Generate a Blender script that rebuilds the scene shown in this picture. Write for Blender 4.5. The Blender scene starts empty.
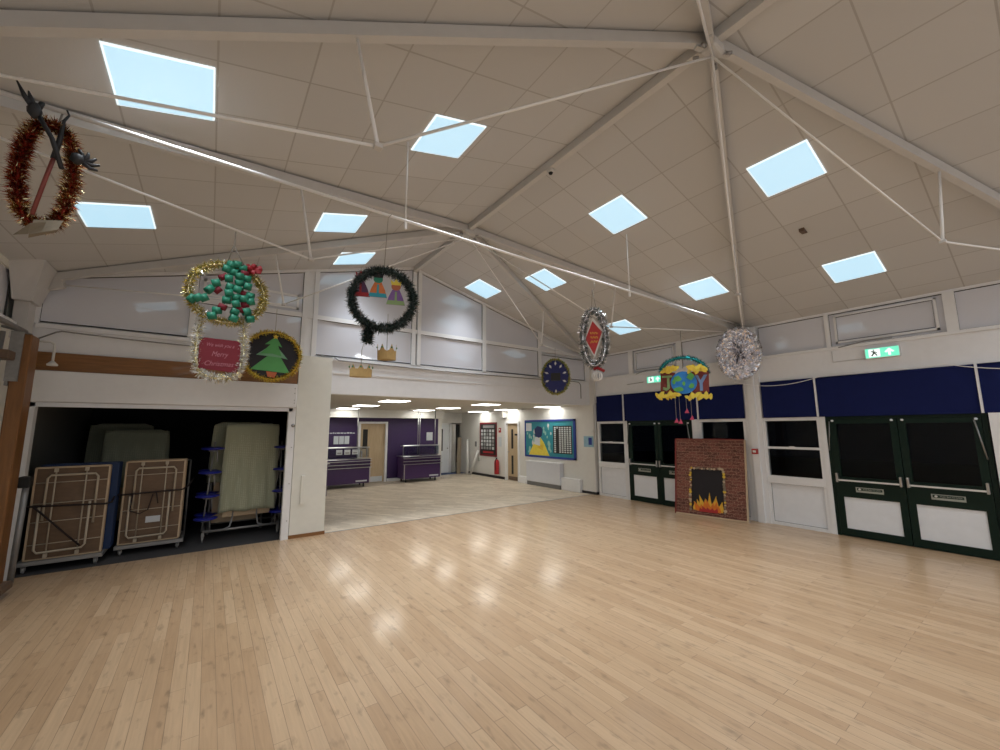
import bpy, math, random
from math import sin, cos, pi, radians, sqrt, atan2
from mathutils import Vector, Matrix
random.seed(7)
SC = bpy.context.scene
COL = SC.collection

# ------------------------------------------------------------------ materials
def nt(name):
    m = bpy.data.materials.new(name); m.use_nodes = True
    t = m.node_tree; b = t.nodes['Principled BSDF']
    return m, t, b
def setin(b, k, v):
    if k in b.inputs: b.inputs[k].default_value = v
def N(t, typ, **kw):
    n = t.nodes.new(typ)
    for k, v in kw.items():
        if k.startswith('i_'): n.inputs[k[2:].replace('_', ' ')].default_value = v
        else: setattr(n, k, v)
    return n
def c4(c): return (c[0], c[1], c[2], 1)
def mat(name, col, rough=.5, metal=0, var=.08, scale=9, coat=0, bump=0, bscale=60):
    """plain painted / plastic / metal surface with slight procedural mottling"""
    m, t, b = nt(name)
    tc = N(t, 'ShaderNodeTexCoord'); no = N(t, 'ShaderNodeTexNoise'); no.inputs['Scale'].default_value = scale
    no.inputs['Detail'].default_value = 3
    t.links.new(tc.outputs['Object'], no.inputs['Vector'])
    mx = N(t, 'ShaderNodeMix', data_type='RGBA')
    mx.inputs[6].default_value = c4([c*(1-var) for c in col]); mx.inputs[7].default_value = c4([min(1, c*(1+var)) for c in col])
    t.links.new(no.outputs['Fac'], mx.inputs[0]); t.links.new(mx.outputs[2], b.inputs['Base Color'])
    setin(b, 'Roughness', rough); setin(b, 'Metallic', metal); setin(b, 'Coat Weight', coat); setin(b, 'Coat Roughness', .05 if coat else .08); setin(b, 'Coat IOR', 1.9 if name == 'glazing_panel' else 1.5)
    if bump:
        n2 = N(t, 'ShaderNodeTexNoise'); n2.inputs['Scale'].default_value = bscale; n2.inputs['Detail'].default_value = 4
        t.links.new(tc.outputs['Object'], n2.inputs['Vector'])
        bp = N(t, 'ShaderNodeBump'); bp.inputs['Strength'].default_value = bump; bp.inputs['Distance'].default_value = .01
        t.links.new(n2.outputs['Fac'], bp.inputs['Height']); t.links.new(bp.outputs['Normal'], b.inputs['Normal'])
    return m
def emis(name, col, s):
    m, t, b = nt(name)
    tc = N(t, 'ShaderNodeTexCoord'); no = N(t, 'ShaderNodeTexNoise'); no.inputs['Scale'].default_value = 2.0
    t.links.new(tc.outputs['Object'], no.inputs['Vector'])
    mx = N(t, 'ShaderNodeMix', data_type='RGBA')
    mx.inputs[6].default_value = c4([c*.97 for c in col]); mx.inputs[7].default_value = c4(col)
    t.links.new(no.outputs['Fac'], mx.inputs[0]); t.links.new(mx.outputs[2], b.inputs['Emission Color'])
    b.inputs['Base Color'].default_value = (.5, .5, .5, 1); b.inputs['Emission Strength'].default_value = s
    return m
def math_n(t, op, a, b=None, c=None):
    n = N(t, 'ShaderNodeMath', operation=op)
    for i, v in enumerate((a, b, c)):
        if v is None: continue
        if isinstance(v, (int, float)): n.inputs[i].default_value = v
        else: t.links.new(v, n.inputs[i])
    return n.outputs[0]

def planks(name, pw, plen, c1, c2, gap, rough, coat, swap=False, bumpf=.25, angle=0, rvar=.12):
    """floor boards running along world Y"""
    m, t, b = nt(name)
    g = N(t, 'ShaderNodeNewGeometry')
    mp = N(t, 'ShaderNodeMapping'); mp.inputs['Rotation'].default_value = (0, 0, angle)
    t.links.new(g.outputs['Position'], mp.inputs['Vector'])
    br = N(t, 'ShaderNodeTexBrick'); br.offset = .37; br.offset_frequency = 2; br.squash = 1
    br.inputs['Scale'].default_value = 1; br.inputs['Brick Width'].default_value = plen; br.inputs['Row Height'].default_value = pw
    br.inputs['Mortar Size'].default_value = .0016; br.inputs['Mortar Smooth'].default_value = .3; br.inputs['Bias'].default_value = -.1
    br.inputs['Color1'].default_value = (0, 0, 0, 1); br.inputs['Color2'].default_value = (1, 1, 1, 1); br.inputs['Mortar'].default_value = (.5, .5, .5, 1)
    t.links.new(mp.outputs[0], br.inputs['Vector'])
    ramp = N(t, 'ShaderNodeMix', data_type='RGBA'); ramp.inputs[6].default_value = c4(c1); ramp.inputs[7].default_value = c4(c2)
    t.links.new(br.outputs['Color'], ramp.inputs[0])
    # grain stretched along the boards
    m2 = N(t, 'ShaderNodeMapping'); m2.inputs['Scale'].default_value = (1.2, 22, 1)
    t.links.new(mp.outputs[0], m2.inputs['Vector'])
    gn = N(t, 'ShaderNodeTexNoise'); gn.inputs['Scale'].default_value = 2.2; gn.inputs['Detail'].default_value = 5; gn.inputs['Distortion'].default_value = .6
    t.links.new(m2.outputs[0], gn.inputs['Vector'])
    m3 = N(t, 'ShaderNodeMapping'); m3.inputs['Scale'].default_value = (2.4, 6, 1); t.links.new(mp.outputs[0], m3.inputs['Vector'])
    kn = N(t, 'ShaderNodeTexNoise'); kn.inputs['Scale'].default_value = 2.6; kn.inputs['Detail'].default_value = 4
    t.links.new(m3.outputs[0], kn.inputs['Vector'])
    gr = N(t, 'ShaderNodeMapRange'); gr.inputs[1].default_value = .3; gr.inputs[2].default_value = .7; gr.inputs[3].default_value = 1-rvar; gr.inputs[4].default_value = 1+rvar*.5
    t.links.new(gn.outputs['Fac'], gr.inputs[0])
    kr = N(t, 'ShaderNodeMapRange'); kr.inputs[1].default_value = .58; kr.inputs[2].default_value = .8; kr.inputs[3].default_value = 1; kr.inputs[4].default_value = .55
    t.links.new(kn.outputs['Fac'], kr.inputs[0])
    mul = math_n(t, 'MULTIPLY', gr.outputs[0], kr.outputs[0])
    vm = N(t, 'ShaderNodeVectorMath', operation='SCALE'); t.links.new(ramp.outputs[2], vm.inputs[0]); t.links.new(mul, vm.inputs['Scale'])
    gm = N(t, 'ShaderNodeMix', data_type='RGBA'); gm.inputs[7].default_value = c4(gap)
    t.links.new(vm.outputs[0], gm.inputs[6]); 
    # gaps stand out more in some places than others
    gs = N(t, 'ShaderNodeTexNoise'); gs.inputs['Scale'].default_value = 1.1; t.links.new(mp.outputs[0], gs.inputs['Vector'])
    gsr = N(t, 'ShaderNodeMapRange'); gsr.inputs[1].default_value = .35; gsr.inputs[2].default_value = .65; gsr.inputs[3].default_value = .35; gsr.inputs[4].default_value = 1
    t.links.new(gs.outputs['Fac'], gsr.inputs[0])
    t.links.new(math_n(t, 'MULTIPLY', br.outputs['Fac'], gsr.outputs[0]), gm.inputs[0])
    t.links.new(gm.outputs[2], b.inputs['Base Color'])
    rr = N(t, 'ShaderNodeMapRange'); rr.inputs[3].default_value = rough-.06; rr.inputs[4].default_value = rough+.1
    t.links.new(kn.outputs['Fac'], rr.inputs[0]); t.links.new(rr.outputs[0], b.inputs['Roughness'])
    setin(b, 'Coat Weight', coat); setin(b, 'Coat Roughness', .13)
    bp = N(t, 'ShaderNodeBump'); bp.inputs['Strength'].default_value = bumpf; bp.inputs['Distance'].default_value = .004
    hh = math_n(t, 'SUBTRACT', math_n(t, 'MULTIPLY', gn.outputs['Fac'], .25), br.outputs['Fac'])
    t.links.new(hh, bp.inputs['Height']); t.links.new(bp.outputs['Normal'], b.inputs['Normal'])
    t.links.new(bp.outputs['Normal'], b.inputs['Coat Normal'])
    return m

def ceiling_mat(name, x0, px, right):
    """square tiles with thin joints, in world coordinates on the slope"""
    m, t, b = nt(name)
    g = N(t, 'ShaderNodeNewGeometry'); sp = N(t, 'ShaderNodeSeparateXYZ'); t.links.new(g.outputs['Position'], sp.inputs[0])
    X, Y = sp.outputs[0], sp.outputs[1]
    u = math_n(t, 'DIVIDE', math_n(t, 'SUBTRACT', X, x0), px)
    # anchor per roof bay
    g1 = math_n(t, 'GREATER_THAN', Y, 2.57); g2 = math_n(t, 'GREATER_THAN', Y, 5.39)
    va = math_n(t, 'DIVIDE', math_n(t, 'SUBTRACT', Y, 2.57), .66); vb = math_n(t, 'DIVIDE', math_n(t, 'SUBTRACT', Y, 2.57), .564); vc = math_n(t, 'DIVIDE', math_n(t, 'SUBTRACT', Y, 5.39), .6)
    v = math_n(t, 'ADD', math_n(t, 'MULTIPLY', va, math_n(t, 'SUBTRACT', 1.0, g1)), math_n(t, 'ADD', math_n(t, 'MULTIPLY', vb, math_n(t, 'SUBTRACT', g1, g2)), math_n(t, 'MULTIPLY', vc, g2)))
    def line(c, w):
        f = math_n(t, 'FRACT', math_n(t, 'ADD', c, 100.0)); d = math_n(t, 'ABSOLUTE', math_n(t, 'SUBTRACT', f, .5))
        return math_n(t, 'GREATER_THAN', d, .5-w)
    l = math_n(t, 'MAXIMUM', line(u, .011), line(v, .011))
    fu = math_n(t, 'FLOOR', u); fv = math_n(t, 'FLOOR', v)
    cb = N(t, 'ShaderNodeCombineXYZ'); t.links.new(fu, cb.inputs[0]); t.links.new(fv, cb.inputs[1])
    wn = N(t, 'ShaderNodeTexWhiteNoise'); t.links.new(cb.outputs[0], wn.inputs[0])
    tile = N(t, 'ShaderNodeMix', data_type='RGBA'); tile.inputs[6].default_value = (.58, .58, .58, 1); tile.inputs[7].default_value = (.63, .63, .63, 1)
    t.links.new(wn.outputs[0], tile.inputs[0])
    mx = N(t, 'ShaderNodeMix', data_type='RGBA'); mx.inputs[7].default_value = (.45, .44, .43, 1)
    t.links.new(l, mx.inputs[0]); t.links.new(tile.outputs[2], mx.inputs[6]); t.links.new(mx.outputs[2], b.inputs['Base Color'])
    no = N(t, 'ShaderNodeTexNoise'); no.inputs['Scale'].default_value = 90; t.links.new(g.outputs['Position'], no.inputs['Vector'])
    bp = N(t, 'ShaderNodeBump'); bp.inputs['Strength'].default_value = .15; bp.inputs['Distance'].default_value = .003
    t.links.new(math_n(t, 'SUBTRACT', no.outputs['Fac'], l), bp.inputs['Height']); t.links.new(bp.outputs['Normal'], b.inputs['Normal'])
    setin(b, 'Roughness', .85)
    return m

def brick_mat(name):
    m, t, b = nt(name)
    tc = N(t, 'ShaderNodeTexCoord'); sp = N(t, 'ShaderNodeSeparateXYZ'); t.links.new(tc.outputs['Object'], sp.inputs[0])
    cb = N(t, 'ShaderNodeCombineXYZ'); t.links.new(sp.outputs[0], cb.inputs[0]); t.links.new(sp.outputs[2], cb.inputs[1])
    no = N(t, 'ShaderNodeTexNoise'); no.inputs['Scale'].default_value = 14; t.links.new(cb.outputs[0], no.inputs['Vector'])
    ad = N(t, 'ShaderNodeVectorMath', operation='MULTIPLY_ADD'); t.links.new(no.outputs['Color'], ad.inputs[0]); ad.inputs[1].default_value = (.045, .035, 0)
    t.links.new(cb.outputs[0], ad.inputs[2])
    br = N(t, 'ShaderNodeTexBrick'); br.inputs['Scale'].default_value = 1; br.inputs['Brick Width'].default_value = .15; br.inputs['Row Height'].default_value = .062
    br.inputs['Mortar Size'].default_value = .005; br.inputs['Color1'].default_value = (.085, .022, .015, 1); br.inputs['Color2'].default_value = (.20, .060, .040, 1)
    br.inputs['Mortar'].default_value = (.27, .14, .095, 1); t.links.new(ad.outputs[0], br.inputs['Vector'])
    n2 = N(t, 'ShaderNodeTexNoise'); n2.inputs['Scale'].default_value = 45; n2.inputs['Detail'].default_value = 3; t.links.new(cb.outputs[0], n2.inputs['Vector'])
    r = N(t, 'ShaderNodeMapRange'); r.inputs[1].default_value = .54; r.inputs[2].default_value = .68; t.links.new(n2.outputs['Fac'], r.inputs[0])
    mx = N(t, 'ShaderNodeMix', data_type='RGBA'); mx.inputs[7].default_value = (.42, .23, .16, 1)
    t.links.new(r.outputs[0], mx.inputs[0]); t.links.new(br.outputs['Color'], mx.inputs[6]); t.links.new(mx.outputs[2], b.inputs['Base Color'])
    setin(b, 'Roughness', .6); return m

def wood_mat(name, c1, c2, axis=(1, 1, 12), rough=.5, coat=.1, scale=3):
    m, t, b = nt(name)
    tc = N(t, 'ShaderNodeTexCoord'); mp = N(t, 'ShaderNodeMapping'); mp.inputs['Scale'].default_value = axis
    t.links.new(tc.outputs['Object'], mp.inputs['Vector'])
    no = N(t, 'ShaderNodeTexNoise'); no.inputs['Scale'].default_value = scale; no.inputs['Detail'].default_value = 5; no.inputs['Distortion'].default_value = .5
    t.links.new(mp.outputs[0], no.inputs['Vector'])
    r = N(t, 'ShaderNodeMapRange'); r.inputs[1].default_value = .3; r.inputs[2].default_value = .7; t.links.new(no.outputs['Fac'], r.inputs[0])
    mx = N(t, 'ShaderNodeMix', data_type='RGBA'); mx.inputs[6].default_value = c4(c1); mx.inputs[7].default_value = c4(c2)
    t.links.new(r.outputs[0], mx.inputs[0]); t.links.new(mx.outputs[2], b.inputs['Base Color']); setin(b, 'Roughness', rough); setin(b, 'Coat Weight', coat)
    return m

def cloth_mat(name, c1, c2):
    m, t, b = nt(name)
    tc = N(t, 'ShaderNodeTexCoord'); v = N(t, 'ShaderNodeTexVoronoi'); v.inputs['Scale'].default_value = 34; v.inputs['Randomness'].default_value = .15
    t.links.new(tc.outputs['Object'], v.inputs['Vector'])
    r = N(t, 'ShaderNodeMapRange'); r.inputs[1].default_value = .25; r.inputs[2].default_value = .45; t.links.new(v.outputs['Distance'], r.inputs[0])
    mx = N(t, 'ShaderNodeMix', data_type='RGBA'); mx.inputs[6].default_value = c4(c2); mx.inputs[7].default_value = c4(c1)
    t.links.new(r.outputs[0], mx.inputs[0]); t.links.new(mx.outputs[2], b.inputs['Base Color']); setin(b, 'Roughness', .8); setin(b, 'Sheen Weight', .2)
    return m

def glass_mat(name):
    m, t, b = nt(name)
    out = t.nodes['Material Output']
    tr = N(t, 'ShaderNodeBsdfTransparent'); tr.inputs[0].default_value = (.75, .78, .8, 1)
    gl = N(t, 'ShaderNodeBsdfGlossy'); gl.inputs['Roughness'].default_value = .03
    fr = N(t, 'ShaderNodeFresnel'); fr.inputs[0].default_value = 1.28
    mx = N(t, 'ShaderNodeMixShader'); t.links.new(fr.outputs[0], mx.inputs[0]); t.links.new(tr.outputs[0], mx.inputs[1]); t.links.new(gl.outputs[0], mx.inputs[2])
    t.links.new(mx.outputs[0], out.inputs[0]); return m

M = {}
def mm(k, *a, **kw): M[k] = mat(k, *a, **kw); return M[k]
mm('white_paint', (.84, .85, .87), .45, var=.04)
mm('white_wall', (.84, .85, .88), .6, var=.04)
mm('cream_wall', (.80, .80, .74), .6, var=.05)
mm('cream_canteen', (.74, .73, .70), .6, var=.04)
mm('canteen_ceiling', (.62, .59, .53), .8, var=.05)
mm('beam_paint', (.62, .61, .60), .45, var=.05)
mm('rod_paint', (.90, .90, .90), .35, var=.03)
mm('glazing_panel', (.72, .74, .82), .3, var=.05, scale=1.2, coat=1.0)
mm('gasket', (.02, .02, .02), .5)
mm('navy_blind', (.009, .015, .085), .85, var=.1); setin(M['navy_blind'].node_tree.nodes['Principled BSDF'], 'Specular IOR Level', .15)
mm('green_paint', (.003, .016, .011), .45, var=.1); setin(M['green_paint'].node_tree.nodes['Principled BSDF'], 'Specular IOR Level', .25)
mm('chrome', (.55, .55, .56), .3, 1, var=.04)
mm('white_metal', (.85, .85, .86), .35, .5, var=.03)
mm('steel', (.35, .35, .35), .4, .9, var=.1)
mm('galvanised', (.30, .30, .30), .5, .6, var=.25, scale=20)
mm('panel_white', (.84, .87, .92), .5, var=.05)
mm('purple', (.042, .018, .090), .45, var=.08)
mm('purple_counter', (.050, .018, .095), .3, var=.08)
mm('dark_purple', (.010, .006, .02), .4)
mm('black', (.008, .008, .008), .5)
mm('black_card', (.012, .01, .014), .7)
mm('unlit_wall', (.02, .02, .024), .9)  # the store's lack of light is put into this near-black wall colour
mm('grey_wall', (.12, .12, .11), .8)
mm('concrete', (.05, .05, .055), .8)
mm('red', (.42, .015, .02), .4)
mm('card_red', (.17, .008, .02), .7)
mm('dusty_pink', (.42, .16, .20), .7)
mm('bow_red', (.30, .008, .015), .6)
mm('diamond_red', (.45, .03, .03), .6)
mm('white_card', (.72, .72, .7), .6)
mm('brown_card', (.24, .20, .145), .8)
mm('gold_card', (.55, .38, .16), .7, var=.15, scale=30)
mm('yellow', (.75, .52, .05), .6, var=.2, scale=20)
mm('yellow_bright', (.80, .65, .08), .6, var=.2, scale=20)
mm('orange', (.75, .20, .02), .6, var=.3, scale=14)
mm('flame_yellow', (.80, .45, .04), .6, var=.3, scale=14)
mm('tree_green', (.09, .33, .10), .7, var=.12)
mm('tree_green_pale', (.17, .36, .22), .7, var=.12)
mm('pot_orange', (.50, .13, .05), .7)
mm('chain_green', (.015, .21, .13), .5, var=.2)
mm('blue_card', (.012, .018, .13), .6, var=.2)
mm('globe_blue', (.02, .21, .60), .5, var=.25, scale=12)
mm('globe_green', (.12, .45, .10), .5, var=.25)
mm('letter_green', (.25, .38, .16), .6)
mm('letter_blue', (.18, .28, .50), .6)
mm('wing_red', (.20, .03, .025), .6, var=.3, scale=12)
mm('pink', (.65, .08, .18), .6)
mm('teal', (.02, .26, .30), .25, .5, var=.3)
mm('king_purple', (.20, .10, .32), .6, var=.3, scale=25)
mm('king_plum', (.07, .02, .07), .6)
mm('king_orange', (.60, .16, .04), .6, var=.3, scale=25)
mm('king_teal', (.02, .30, .40), .6)
mm('skin_card', (.42, .12, .05), .6)
mm('blue_top', (.008, .032, .11), .5)
mm('stool_blue', (.012, .02, .28), .35)
mm('frame_cream', (.50, .43, .33), .4, var=.08)
mm('frame_grey', (.28, .28, .28), .4, .4)
mm('ply_edge', (.55, .42, .28), .6)
mm('rubber', (.05, .05, .05), .6)
mm('strap', (.02, .012, .012), .8)
mm('skirting_dark', (.018, .015, .02), .5)
mm('corridor_blue', (.03, .07, .2), .6)
mm('board_teal', (.03, .26, .32), .6, var=.2, scale=5)
mm('board_red', (.20, .012, .02), .6)
mm('board_blue', (.02, .05, .30), .5)
mm('board_navy', (.015, .03, .12), .5)
mm('photo_light', (.62, .66, .66), .5, var=.3, scale=60)
mm('pale_green', (.30, .55, .50), .6, var=.2, scale=9)
mm('grey_photo', (.30, .30, .30), .5, var=.5, scale=50)
mm('poster_blue', (.30, .50, .62), .5, var=.3, scale=25)
mm('paper', (.62, .66, .70), .5, var=.08)
mm('kick_steel', (.30, .28, .25), .45, .5)
mm('kick_brown', (.14, .09, .06), .5)
mm('radiator', (.72, .74, .80), .45, var=.03)
mm('grille', (.20, .20, .20), .5)
mm('dark_fork', (.022, .024, .03), .55, var=.2)
mm('fur_brown', (.11, .05, .03), .8)
mm('bark_pole', (.26, .06, .05), .5, var=.3)
mm('string', (.30, .28, .25), .7)
mm('sign_grey', (.40, .42, .38), .5)
mm('sign_dark', (.02, .05, .035), .5)
for k, c, me, ro in [('t_gold', (.80, .52, .14), 1, .22), ('t_palegold', (.85, .78, .50), 1, .2), ('t_silver', (.85, .85, .88), 1, .18), ('t_red', (.24, .025, .015), .85, .28),
                     ('t_copper', (.42, .19, .09), 1, .25), ('t_dark', (.015, .035, .03), .3, .35), ('t_darkgreen', (.02, .06, .05), .5, .3), ('t_teal', (.03, .38, .42), .8, .25),
                     ('t_yellow', (.70, .55, .10), .8, .3), ('t_olive', (.30, .30, .06), .6, .35), ('t_green', (.08, .25, .10), .6, .3), ('t_grey', (.4, .4, .42), .9, .25), ('t_white', (.8, .8, .8), .2, .4)]:
    mm(k, c, ro, me, var=.15)
M['foil'] = mat('foil', (.80, .80, .85), .16, 1, var=.05, bump=.5, bscale=38)
M['floor_wood'] = planks('floor_wood', .087, .95, (.49, .325, .192), (.60, .425, .268), (.13, .08, .045), .34, .4, angle=radians(90), rvar=.10)
M['canteen_floor'] = planks('canteen_floor', .11, .6, (.58, .49, .38), (.78, .68, .55), (.2, .15, .11), .42, .15, angle=radians(55), rvar=.2)
M['ceiling_l'] = ceiling_mat('ceiling_tiles_left', 2.18, .58, False)
M['ceiling_r'] = ceiling_mat('ceiling_tiles_right', 4.37, .59, True)
M['brick'] = brick_mat('painted_brick')
M['oak'] = wood_mat('oak_beam', (.20, .085, .022), (.28, .125, .038), (1, 8, 14))
M['oak_up'] = wood_mat('oak_upright', (.17, .07, .018), (.23, .10, .028), (14, 14, 1))
M['door_wood'] = wood_mat('door_wood', (.48, .36, .22), (.55, .42, .27), (10, 10, 1))
M['ply'] = wood_mat('ply_back', (.115, .068, .038), (.16, .095, .052), (3, 3, 8))
M['ply_light'] = wood_mat('ply_light', (.55, .42, .27), (.62, .48, .32), (3, 3, 8))
M['green_cloth'] = cloth_mat('green_cloth', (.33, .35, .25), (.45, .46, .34))
M['glass'] = glass_mat('glass')
PANEL = emis('daylight_panel', (.42, .71, .88), 1.0)
M['panel_emit'] = PANEL
M['panel_edge'] = emis('panel_edge_glow', (.85, .97, 1.0), 1.05)
M['canteen_emit'] = emis('canteen_light', (1.0, .98, .90), 9.5)
M['exit_green'] = emis('exit_green', (.03, .82, .50), 1.0)
M['exit_white'] = emis('exit_white', (.9, 1.0, .95), 1.1)
M['outside'] = mat('night_ground', (.02, .02, .02), .9)

# ------------------------------------------------------------------ mesh builder
class MB:
    def __init__(s): s.v = []; s.f = []; s.m = []; s.sm = []
    def add(s, vs, fs, mi=0, smooth=False):
        o = len(s.v); s.v += [tuple(v) for v in vs]
        for f in fs: s.f.append(tuple(i+o for i in f)); s.m.append(mi); s.sm.append(smooth)
        return s
    def box(s, x0, x1, y0, y1, z0, z1, mi=0):
        x0, x1 = min(x0, x1), max(x0, x1); y0, y1 = min(y0, y1), max(y0, y1); z0, z1 = min(z0, z1), max(z0, z1)
        vs = [(x, y, z) for z in (z0, z1) for y in (y0, y1) for x in (x0, x1)]
        return s.add(vs, [(0, 2, 3, 1), (4, 5, 7, 6), (0, 1, 5, 4), (2, 6, 7, 3), (1, 3, 7, 5), (0, 4, 6, 2)], mi)
    def bbox(s, x0, x1, y0, y1, z0, z1, b=.004, mi=0):
        """box with chamfered edges: inset faces"""
        c = [(x0+x1)/2, (y0+y1)/2, (z0+z1)/2]; h = [abs(x1-x0)/2, abs(y1-y0)/2, abs(z1-z0)/2]; b = min([b]+[q*.45 for q in h])
        vs = []; idx = {}
        for ax in range(3):
            for sg in (-1, 1):
                for a in (-1, 1):
                    for d in (-1, 1):
                        p = [0, 0, 0]; o = [i for i in range(3) if i != ax]
                        p[ax] = c[ax]+sg*h[ax]; p[o[0]] = c[o[0]]+a*(h[o[0]]-b); p[o[1]] = c[o[1]]+d*(h[o[1]]-b)
                        k = [0, 0, 0]; k[ax] = sg; k[o[0]] = a; k[o[1]] = d
                        idx[(ax, tuple(k))] = len(vs); vs.append(p)
        fs = []
        def face(ids):
            pts = [Vector(vs[i]) for i in ids]; n = (pts[1]-pts[0]).cross(pts[2]-pts[0]); ce = sum(pts, Vector())/len(pts)
            fs.append(tuple(ids) if n.dot(ce-Vector(c)) > 0 else tuple(reversed(ids)))
        for ax in range(3):
            o = [i for i in range(3) if i != ax]
            for sg in (-1, 1):
                ids = []
                for a, d in ((-1, -1), (1, -1), (1, 1), (-1, 1)):
                    k = [0, 0, 0]; k[ax] = sg; k[o[0]] = a; k[o[1]] = d; ids.append(idx[(ax, tuple(k))])
                face(ids)
        for ax in range(3):
            o = [i for i in range(3) if i != ax]
            for a in (-1, 1):
                for d in (-1, 1):
                    ks = []
                    for e in (-1, 1):
                        k = [0, 0, 0]; k[ax] = e; k[o[0]] = a; k[o[1]] = d; ks.append(tuple(k))
                    face([idx[(o[0], ks[0])], idx[(o[0], ks[1])], idx[(o[1], ks[1])], idx[(o[1], ks[0])]])
        for a in (-1, 1):
            for d in (-1, 1):
                for e in (-1, 1): face([idx[(0, (a, d, e))], idx[(1, (a, d, e))], idx[(2, (a, d, e))]])
        return s.add(vs, fs, mi)
    def beam(s, p, q, w, h, mi=0, up=(0, 0, 1)):
        """rectangular bar from p to q; w across, h along the up side"""
        p, q = Vector(p), Vector(q); d = (q-p).normalized(); r = d.cross(Vector(up)).normalized(); u = r.cross(d).normalized()
        vs = [e+r*(a*w/2)+u*(b*h/2) for e in (p, q) for a, b in ((-1, -1), (1, -1), (1, 1), (-1, 1))]
        return s.add(vs, [(3, 2, 1, 0), (4, 5, 6, 7), (0, 1, 5, 4), (1, 2, 6, 5), (2, 3, 7, 6), (3, 0, 4, 7)], mi)
    def tube(s, pts, r, n=8, mi=0, closed=False, cap=True):
        pts = [Vector(p) for p in pts]; L = len(pts); rings = []
        prev = None
        for i, p in enumerate(pts):
            if closed: d = (pts[(i+1) % L]-pts[i-1])
            else: d = pts[min(i+1, L-1)]-pts[max(i-1, 0)]
            d = d.normalized() if d.length > 1e-9 else Vector((0, 0, 1))
            if prev is None:
                a = Vector((0, 0, 1)) if abs(d.z) < .9 else Vector((1, 0, 0)); u = d.cross(a).normalized()
            else: u = (prev-d*prev.dot(d)).normalized()
            prev = u; w = d.cross(u); rr = r[i] if isinstance(r, (list, tuple)) else r
            rings.append([p+(u*cos(2*pi*k/n)+w*sin(2*pi*k/n))*rr for k in range(n)])
        vs = [v for R in rings for v in R]; fs = []
        for i in range(L if closed else L-1):
            j = (i+1) % L
            for k in range(n): fs.append((i*n+k, i*n+(k+1) % n, j*n+(k+1) % n, j*n+k))
        if not closed and cap: fs += [tuple(reversed(range(n))), tuple((L-1)*n+k for k in range(n))]
        return s.add(vs, fs, mi, True)
    def cyl(s, p, q, r, n=16, mi=0):
        o = len(s.f); s.tube([p, q], r, n, mi); return s
    def prism(s, pts, y0, y1, mi=0):
        """outline in x-z plane extruded along y (front at y0, which is the -y side)"""
        n = len(pts); vs = [(x, y0, z) for x, z in pts]+[(x, y1, z) for x, z in pts]
        area = sum(pts[i][0]*pts[(i+1) % n][1]-pts[(i+1) % n][0]*pts[i][1] for i in range(n))
        fr, bk = tuple(range(n)), tuple(reversed(range(n, 2*n)))
        fs = [fr, bk]+[((i+1) % n, i, n+i, n+(i+1) % n) for i in range(n)]
        if area < 0: fs = [tuple(reversed(f)) for f in fs]
        return s.add(vs, fs, mi)
    def ellipse(s, cx, cz, a, b, y0, y1, n=40, mi=0):
        return s.prism([(cx+a*cos(2*pi*i/n), cz+b*sin(2*pi*i/n)) for i in range(n)], y0, y1, mi)
    def lathe(s, prof, c=(0, 0, 0), n=20, mi=0):
        vs = []; fs = []
        for r, z in prof:
            for k in range(n): vs.append((c[0]+r*cos(2*pi*k/n), c[1]+r*sin(2*pi*k/n), c[2]+z))
        for i in range(len(prof)-1):
            for k in range(n): fs.append((i*n+k, i*n+(k+1) % n, (i+1)*n+(k+1) % n, (i+1)*n+k))
        fs += [tuple(reversed(range(n))), tuple((len(prof)-1)*n+k for k in range(n))]
        return s.add(vs, fs, mi, True)
    def tinsel(s, path, R, n, mats, w=.006, closed=False, seed=1, core=.25, coremat=0, flat=1.0, bias=None):
        """metallic foil strands standing off a wire core"""
        rn = random.Random(seed); path = [Vector(p) for p in path]; L = len(path)
        s.tube(path, R*core, 6, coremat, closed=closed)
        segs = [(path[i], path[(i+1) % L]) for i in range(L if closed else L-1)]
        lens = [(b-a).length for a, b in segs]; tot = sum(lens)
        for k in range(n):
            x = rn.random()*tot; i = 0
            while i < len(lens)-1 and x > lens[i]: x -= lens[i]; i += 1
            a, b = segs[i]; p = a.lerp(b, min(1, x/max(lens[i], 1e-6))); d = (b-a).normalized()
            v = Vector((rn.gauss(0, 1), rn.gauss(0, 1)*flat, rn.gauss(0, 1))); v -= d*v.dot(d)*.6
            if v.length < 1e-3: continue
            v.normalize(); ln = R*rn.uniform(.7, 1.15)
            sd = v.cross(Vector((rn.gauss(0, 1), rn.gauss(0, 1), rn.gauss(0, 1)))).normalized()*(w/2)
            mid = p+v*ln*.55; tip = p+v*ln+Vector((rn.uniform(-1, 1), rn.uniform(-1, 1), rn.uniform(-1, 1)))*R*.22
            mi = mats[rn.randrange(len(mats))] if bias is None else bias(p, rn)
            s.add([p-sd, p+sd, mid+sd, mid-sd, tip], [(0, 1, 2, 3), (3, 2, 4)], mi)
        return s
    def build(s, name, mats, parent=None, world=True, origin=None):
        if not isinstance(mats, (list, tuple)): mats = [mats]
        mats = [M[x] if isinstance(x, str) else x for x in mats]
        vs = [Vector(v) for v in s.v]
        if parent is not None and world:
            mw = parent_world(parent).inverted(); vs = [mw @ v for v in vs]
        if vs:
            lo = [min(v[i] for v in vs) for i in range(3)]; hi = [max(v[i] for v in vs) for i in range(3)]
            o = Vector(((lo[0]+hi[0])/2, (lo[1]+hi[1])/2, lo[2])) if origin is None else Vector(origin)
        vs = [v-o for v in vs]
        me = bpy.data.meshes.new(name); me.from_pydata([tuple(v) for v in vs], [], s.f); 
        for m_ in mats: me.materials.append(m_)
        me.polygons.foreach_set('material_index', s.m); me.polygons.foreach_set('use_smooth', s.sm)
        me.update()
        ob = bpy.data.objects.new(name, me); COL.objects.link(ob); ob.location = o
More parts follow.
